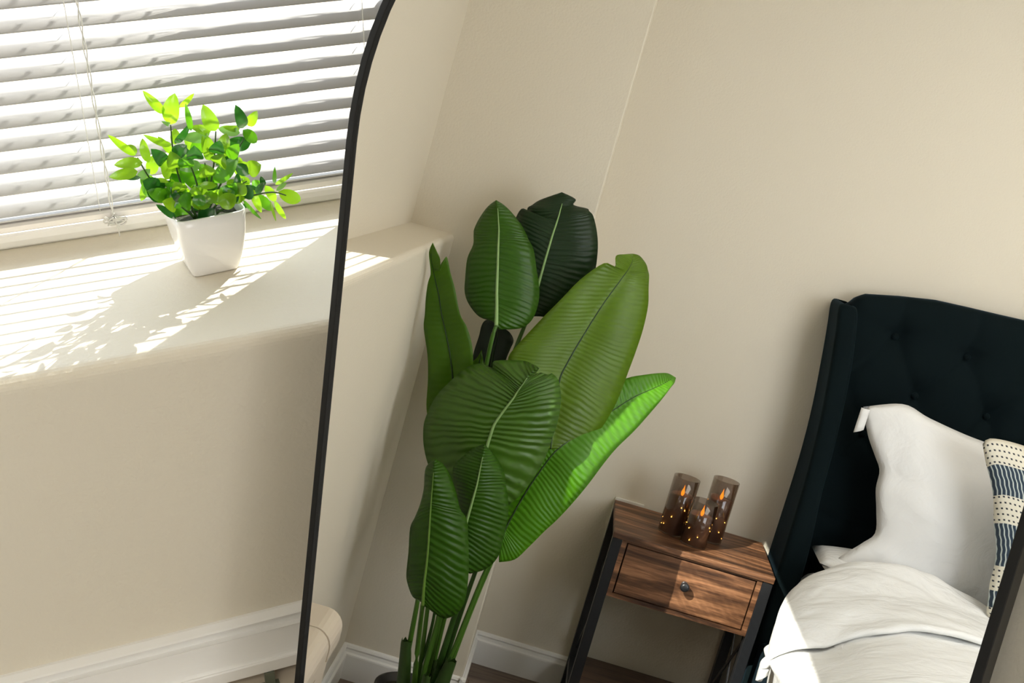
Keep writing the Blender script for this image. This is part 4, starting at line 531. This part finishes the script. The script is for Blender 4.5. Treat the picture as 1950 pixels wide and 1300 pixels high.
# ------------------------------------------------------------------ bed
bed = thing('bed', 'dark velvet bed with deep-buttoned wingback headboard', 'bed', (-1.0, -1.75, 0))
YS, YE = -.972, -2.62
YC = (YS + YE) / 2
def topz(y):
    k = [(-.93, 1.165), (-.9456, 1.1778), (-.9541, 1.192), (-.9722, 1.2055), (-1.0517, 1.2232), (-1.1377, 1.238), (-1.2154, 1.2425), (-1.293, 1.246), (-1.3561, 1.2495), (-1.6, 1.262), (YC, 1.268)]
    if y < YC: y = 2 * YC - y
    for (a, za), (b, zb) in zip(k, k[1:]):
        if b <= y <= a: return za + (zb - za) * (a - y) / (a - b)
    return 1.165
PY, PZ = .1785, .125; Y0B, Z0B = -1.071, 1.131
BTN = []
for r in range(3):
    for c in range(-1, 11):
        y = Y0B - PY * (c + (.5 if r % 2 else 0)); zz = Z0B - PZ * r
        if YE + .06 < y < -1.0 and c >= (0 if r % 2 == 0 else 0): BTN.append((y, zz))
def depth(y, z):
    # cushion relief
    d = .030
    dm = min(((y - a) ** 2 + (z - b) ** 2) for a, b in BTN) ** .5
    d -= .030 * math.exp(-(dm / .032) ** 1.2)
    # diagonal creases between buttons
    u = (y - Y0B) / PY; v = (z - Z0B) / (2 * PZ)
    if z < Z0B + .02 and z > Z0B - 2 * PZ - .05:
        for q in (u - v, u + v):
            f = abs(q - round(q)); d -= .010 * math.exp(-(f * PY / .009) ** 1.1)
    if z >= Z0B: 
        f = abs(u - round(u)); d -= .008 * math.exp(-(f * PY / .008) ** 1.2)
    e = topz(y) - z
    if e < .05: d -= .022 * (1 - e / .05) ** 2
    if z < .80: d = d * .6 + .012
    if abs(z - .665) < .012: d -= .006 * (1 - abs(z - .665) / .012)
    return max(d, .001)
def interp(tab, z):
    if len(tab) > 6:
        if z >= tab[0][0]: return tab[0][1]
        for i in range(len(tab) - 1):
            (a, va), (b, vb) = tab[i], tab[i + 1]
            if b <= z <= a:
                t = (a - z) / (a - b); p0 = tab[max(0, i - 1)]; p3 = tab[min(len(tab) - 1, i + 2)]
                s0 = (vb - p0[1]) / (p0[0] - b) * (a - b); s1 = (p3[1] - va) / (a - p3[0]) * (a - b)
                return (2*t**3-3*t*t+1)*va + (t**3-2*t*t+t)*s0 + (-2*t**3+3*t*t)*vb + (t**3-t*t)*s1
        return tab[-1][1]
    if z >= tab[0][0]: return tab[0][1]
    for (a, va), (b, vb) in zip(tab, tab[1:]):
        if b <= z <= a: return va + (vb - va) * (a - z) / (a - b)
    return tab[-1][1]
WO = [(1.17, -.9065), (1.11, -.917), (1.018, -.9297), (.90, -.9433), (.776, -.9508), (.65, -.9522), (.40, -.953), (0.05, -.957)]
WI = [(1.17, -.955), (1.116, -.9655), (1.042, -.978), (.94, -.989), (.83, -.996), (.73, -.999), (.62, -1.008), (.55, -1.012), (.40, -1.012), (0.05, -1.012)]
WX = [(1.17, -1.895), (1.10, -1.885), (1.0, -1.878), (.85, -1.868), (.65, -1.850), (.5, -1.842), (.3, -1.838), (0.05, -1.838)]
bm = bmesh.new(); rows = []; nyy = 190; nzz = 110
for i in range(nzz + 1):
    row = []
    for j in range(nyy + 1):
        ys = interp(WO, .25 + .93 * i / nzz) - .022; y = ys + (2 * YC - 2 * ys) * j / nyy; z1 = topz(y); zz = .25 + (z1 - .25) * i / nzz
        row.append((-1.972 + depth(y, zz), y, zz))
    rows.append(row)
rows.append([(-1.985, p[1], p[2] + .004) for p in rows[-1]]); rows.append([(-2.012, p[1], p[2] - .002) for p in rows[-2]]); rows.append([(-2.022, YC + (p[1] - YC) * .96, p[2] - .01) for p in rows[-3]]); rows.append([(-2.022, YC + (p[1] - YC) * .96, .25) for p in rows[0]])
grid(bm, rows); obj('headboard', bm, VELVET, bed, smooth=True)
btn = None
for (y, zz) in BTN:
    if btn is None:
        bm = bmesh.new(); bmesh.ops.create_uvsphere(bm, u_segments=12, v_segments=8, radius=.0085); bmesh.ops.scale(bm, vec=(.55, 1, 1), verts=bm.verts[:])
        btn = obj('button', bm, VELVET, bed, smooth=True); b_ = btn
    else: b_ = btn.copy(); C.objects.link(b_)
    b_.location = (-1.967, y, zz)
for side in (0, 1):
    bm = bmesh.new(); rows = []; zz = 1.178
    zl = [1.1775, 1.176, 1.172, 1.164, 1.150] + [1.12 - .035 * k for k in range(31)]
    for q, z in enumerate(zl):
        yo, yi, xf = interp(WO, z), interp(WI, z), interp(WX, z); sh = {0: .5, 1: .72, 2: .86, 3: .95}.get(q, 1.0)
        ym = (yo + yi) / 2; yo = ym + (yo - ym) * sh; yi = ym + (yi - ym) * sh; xf = xf - .020 * (1 - sh)
        r = .013; pts = [(-2.022, yo), (-2.012, yo), (xf - r - .012, yo), (xf - r - .003, yo), (xf - r, yo)]
        for k in range(1, 5): a = math.pi / 2 * k / 4; pts.append((xf - r + r * math.sin(a), yo - r + r * math.cos(a)))
        for k in range(0, 5): a = math.pi / 2 * k / 4; pts.append((xf - r + r * math.cos(a), yi + r - r * math.sin(a)))
        pts += [(xf - r - .003, yi), (xf - r - .02, yi), (-2.012, yi), (-2.022, yi), (-2.022, yo - .004), (-2.022, yo)]
        rows.append([(x, y if side == 0 else 2 * YC - y, z) for x, y in pts])
    grid(bm, rows); bm.faces.new([bm.verts[k] for k in range(0)]) if False else None
    bmesh.ops.holes_fill(bm, edges=bm.edges[:], sides=40)
    obj('wing', bm, VELVET, bed, smooth=True)
obj('side_rail', box(-1.84, .10, -.990, -.960, .10, .345), VELVET, bed, bevel=.015, seg=4)
obj('side_rail', box(-1.84, .10, YE, YE + .03, .10, .345), VELVET, bed, bevel=.015, seg=4)
obj('foot_rail', box(.08, .11, YE + .031, -.976, .10, .345), VELVET, bed, bevel=.012, seg=3)
for xx in (-1.70, .05):
    for yy in (-1.03, YE + .06): obj('leg', box(xx, xx + .05, yy - .025, yy + .025, 0, .10), BLACKM, bed)
mt = tag(obj('mattress', box(-1.93, .075, YE + .035, -1.018, .30, .53), LINEN2, None, bevel=.04, seg=5), 'thick white mattress under the bedding', 'mattress')

def catgrid(rows, nr, nc):
    a = [smooth_pts(r, nc) for r in rows]; cols = list(zip(*a)); out = [smooth_pts(c, nr) for c in cols]
    return [list(r) for r in zip(*out)]
def wr(p, amp, sc_, seed=0):
    q = Vector(p) * sc_ + Vector((seed, 0, 0)); return amp * (mnoise.noise(q) + .5 * mnoise.noise(q * 2.1))
# duvet: folded back top, hem step, then flat to the foot of the bed
rows = []
D = [[Vector(p) for p in r] for r in DUVET]
def hang(r, dz, dy, dx=0): 
    return [r[0] + Vector((dx, dy * .7, -dz * 1.0)), r[0] + Vector((dx * .5, dy * .9, -dz * .45))] + r
def ext(r): return r + [Vector((r[-1].x, -1.95, .60)), Vector((r[-1].x, -2.45, .58)), Vector((r[-1].x, -2.60, .50))]
r00 = [p + Vector((-.055, -.012, -.10)) for p in D[0]]; r0 = [p + Vector((-.035, -.004, -.025)) for p in D[0]]
body = [r00, r0] + D
HG = [.03, .05, .06, .07, .08, .06, .05]
rr_ = []
for r, h_ in zip(body, HG): rr_.append(ext(hang(r, h_, .004)))
g = catgrid(rr_, 7, 7)
# thick hem turning under
last = g[-1]
g.append([p + Vector((.007, 0, -.006)) for p in last]); g.append([p + Vector((.005, 0, -.016)) for p in last]); g.append([p + Vector((-.03, 0, -.024)) for p in last])
for i, r in enumerate(g):
    for j, p in enumerate(r):
        p.z += wr(p, .006, 9, 1) + .005 * mnoise.noise(Vector((p.x * 34 + p.y * 16, p.y * 10, 4))) - .004 * max(0, 1 - 9 * abs(mnoise.noise(Vector((p.x * 9, p.y * 7 + p.x * 5, 9)))))
        p.x += wr(p, .004, 14, 5)
bm = bmesh.new(); grid(bm, g)
dv = obj('duvet', bm, LINEN, None, smooth=True); md = dv.modifiers.new('thick', 'SOLIDIFY'); md.thickness = .010; md.offset = -1; md2 = dv.modifiers.new('sub', 'SUBSURF'); md2.levels = 1; md2.render_levels = 1
tag(dv, 'puffy white linen duvet folded back near the pillow', 'duvet')
# lower layer of the duvet, from under the hem to the foot
xs = [-1.52, -1.47, -1.42, -1.34, -1.22, -1.0, -.7, -.3, .06, .12]
base = D[4]; rr_ = []
for x in xs:
    t = min(1, max(0, (x + 1.45) / .5)); row = []
    for p in base:
        yy = p.y; zz = p.z - .022; row.append(Vector((x, yy, zz * (1 - t) + (.575 - .06 * math.exp(-((yy + .93) / .05) ** 2)) * t)))
    row = [Vector((x, -.935, .36)), Vector((x, -.925, .42))] + row
    row = ext(row)
    if x > .1: row = [Vector((x, p.y, .40)) for p in row]
    rr_.append(row)
g = catgrid(rr_, 5, 6)
for r in g:
    for p in r: p.z += wr(p, .006, 7, 3)
bm = bmesh.new(); grid(bm, g); dl = obj('bed_cover', bm, LINEN, None, smooth=True); md = dl.modifiers.new('thick', 'SOLIDIFY'); md.thickness = .008; md.offset = -1
tag(dl, 'smooth white cover spread over the mattress below the folded duvet', 'bedspread')
# pillow and cushion
def resample(pts, n):
    q = smooth_pts(pts, 8); L = [0]
    for a, b in zip(q, q[1:]): L.append(L[-1] + (b - a).length)
    out = []; k = 0
    for i in range(n + 1):
        s = L[-1] * i / n
        while k < len(q) - 2 and L[k + 1] < s: k += 1
        t = (s - L[k]) / max(1e-9, L[k + 1] - L[k]); out.append(q[k].lerp(q[k + 1], min(1, max(0, t))))
    return out
def coons(S, n, m):
    Lf = resample(S['left'], m); Tp = resample(S['top'], n); Bt = resample(S['bottom'], n); Rt = resample(S['right'], m)
    out = []
    for i in range(m + 1):
        v = i / m; row = []
        for j in range(n + 1):
            u = j / n
            p = Lf[i] * (1 - u) + Rt[i] * u + Bt[j] * (1 - v) + Tp[j] * v - (Bt[0] * (1 - u) * (1 - v) + Bt[-1] * u * (1 - v) + Tp[0] * (1 - u) * v + Tp[-1] * u * v)
            row.append(p)
        out.append(row)
    return out
def cushion(name, S, fat, back, mat, n, m, amp, lean=0):
    G = coons(S, n, m); bm = bmesh.new(); F = []; K = []
    for i, r in enumerate(G):
        v = i / m; fr_, bk_ = [], []
        for j, p in enumerate(r):
            u = j / n; w = max(0, (math.sin(math.pi * u) * math.sin(math.pi * v))) ** .45
            lx = lean * (v - .5)
            f = fat * w + amp * mnoise.noise(p * 11) * w + amp * .6 * mnoise.noise(p * 26) * w
            fr_.append(p + Vector((f - lx, 0, 0))); bk_.append(p + Vector((-back * w - lx, 0, 0)))
        F.append(fr_); K.append(bk_)
    grid(bm, F); grid(bm, K); bmesh.ops.remove_doubles(bm, verts=bm.verts[:], dist=1e-5)
    return obj(name, bm, mat, None, smooth=True)
rt_ = [[a[0], a[1] , a[2]] for a in PILLOW['left']]; PILLOW['left'] = rt_; PILLOW['right'] = [list(PILLOW['bottom'][-1])] + PILLOW['right'][1:-1] + [list(PILLOW['top'][-1])]
pw_ = tag(cushion('pillow', PILLOW, .055, .05, LINEN2, 34, 40, .010, .05), 'large white pillow standing against the dark headboard', 'pillow')
# open end flap of the pillow case
tl = Vector(PILLOW['top'][0]); bm = bmesh.new(); fl_ = []
for i in range(5):
    t = i / 4; fl_.append([tl + Vector((-.028 + .008 + .004 * math.sin(j), .004 - .018 * j / 3 , -.002 - .062 * t * (1 - .2 * j / 3))) for j in range(4)])
grid(bm, fl_); ff = obj('pillowcase_hem', bm, LINEN2, pw_, smooth=True); md = ff.modifiers.new('t', 'SOLIDIFY'); md.thickness = .003
STR = bpy.data.materials.new('woven_stripes'); STR.use_nodes = True; nt = STR.node_tree; b = nt.nodes['Principled BSDF']; b.inputs['Roughness'].default_value = .9
tc = nt.nodes.new('ShaderNodeTexCoord'); sx = nt.nodes.new('ShaderNodeSeparateXYZ'); nt.links.new(tc.outputs['UV'], sx.inputs[0])
def mth(op, a, b_=None, c_=None):
    n_ = nt.nodes.new('ShaderNodeMath'); n_.operation = op
    for i, q in enumerate((a, b_, c_)):
        if q is None: continue
        if isinstance(q, (int, float)): n_.inputs[i].default_value = q
        else: nt.links.new(q, n_.inputs[i])
    return n_.outputs[0]
U, V = sx.outputs['X'], sx.outputs['Y']
cr = nt.nodes.new('ShaderNodeValToRGB'); cr.color_ramp.interpolation = 'CONSTANT'; E_ = cr.color_ramp.elements
bands = [(0, 1), (.10, 0), (.195, 1), (.33, 0), (.56, 1), (.71, 0), (.87, 1)]
E_[0].position = 0; E_[0].color = (1, 1, 1, 1); E_[1].position = bands[1][0]; E_[1].color = (0, 0, 0, 1)
for pz, v in bands[2:]: e = E_.new(pz); e.color = (v, v, v, 1)
nt.links.new(V, cr.inputs[0])
zig = mth('MULTIPLY', mth('PINGPONG', mth('MULTIPLY', V, 19.0), .5), .007)
st_ = mth('LESS_THAN', mth('FRACT', mth('MULTIPLY', mth('ADD', U, zig), 46.0)), .30)       # thin white stripes
da = mth('MULTIPLY', mth('LESS_THAN', mth('FRACT', mth('MULTIPLY', V, 33.0)), .30), mth('LESS_THAN', mth('FRACT', mth('MULTIPLY', mth('ADD', U, mth('MULTIPLY', V, .17)), 42.0)), .42))
def mixc(f, a, b_):
    m = nt.nodes.new('ShaderNodeMix'); m.data_type = 'RGBA'; nt.links.new(f, m.inputs[0])
    for i, q in ((6, a), (7, b_)):
        if isinstance(q, tuple): m.inputs[i].default_value = (*q, 1)
        else: nt.links.new(q, m.inputs[i])
    return m.outputs[2]
NAVY, CREAM = (.022, .040, .065), (.70, .66, .55)
blue = mixc(st_, NAVY, (.50, .55, .53)); white = mixc(da, CREAM, (.025, .03, .04)); nt.links.new(mixc(cr.outputs[0], blue, white), b.inputs['Base Color'])
nz = nt.nodes.new('ShaderNodeTexNoise'); nz.inputs['Scale'].default_value = 300; bp = nt.nodes.new('ShaderNodeBump'); bp.inputs['Strength'].default_value = .5; bp.inputs['Distance'].default_value = .002
nt.links.new(tc.outputs['Object'], nz.inputs[0]); nt.links.new(nz.outputs[0], bp.inputs['Height']); nt.links.new(bp.outputs[0], b.inputs['Normal'])
tag(cushion('throw_cushion', CUSHION, .055, .045, STR, 40, 44, .003, .05), 'navy and cream woven striped cushion leaning on the white pillow', 'cushion')
# corner of a second pillow lying flat behind the duvet
bm = bmesh.new(); rows = []
for i in range(13):
    v = i / 12; row = []
    for j in range(25):
        u = j / 24; row.append(Vector((-1.922 + .150 * v, -1.026 - .52 * u, .53 + .055 + .046 * (max(0, math.sin(math.pi * u) * math.sin(math.pi * v)) ** .4))))
    rows.append(row)
grid(bm, rows); grid(bm, [[Vector((p.x, p.y, 2 * .585 - p.z)) for p in r] for r in rows]); bmesh.ops.remove_doubles(bm, verts=bm.verts[:], dist=.0001)
tag(obj('pillow', bm, LINEN, None, smooth=True), 'white pillow lying flat with only its corner showing beside the upright pillow', 'pillow')
# unseen ceiling lamp, added as a body for the overhead fill light
cl = thing('added_ceiling_lamp', 'unseen round white ceiling lamp added with the overhead fill light', 'lamp', (-.7, -1.6, H))
bm = bmesh.new(); lathe(bm, [(.0001, 2.34), (.12, 2.345), (.17, 2.37), (.18, 2.419)], -.7, -1.6, 40); obj('shade', bm, CEIL, cl, smooth=True)
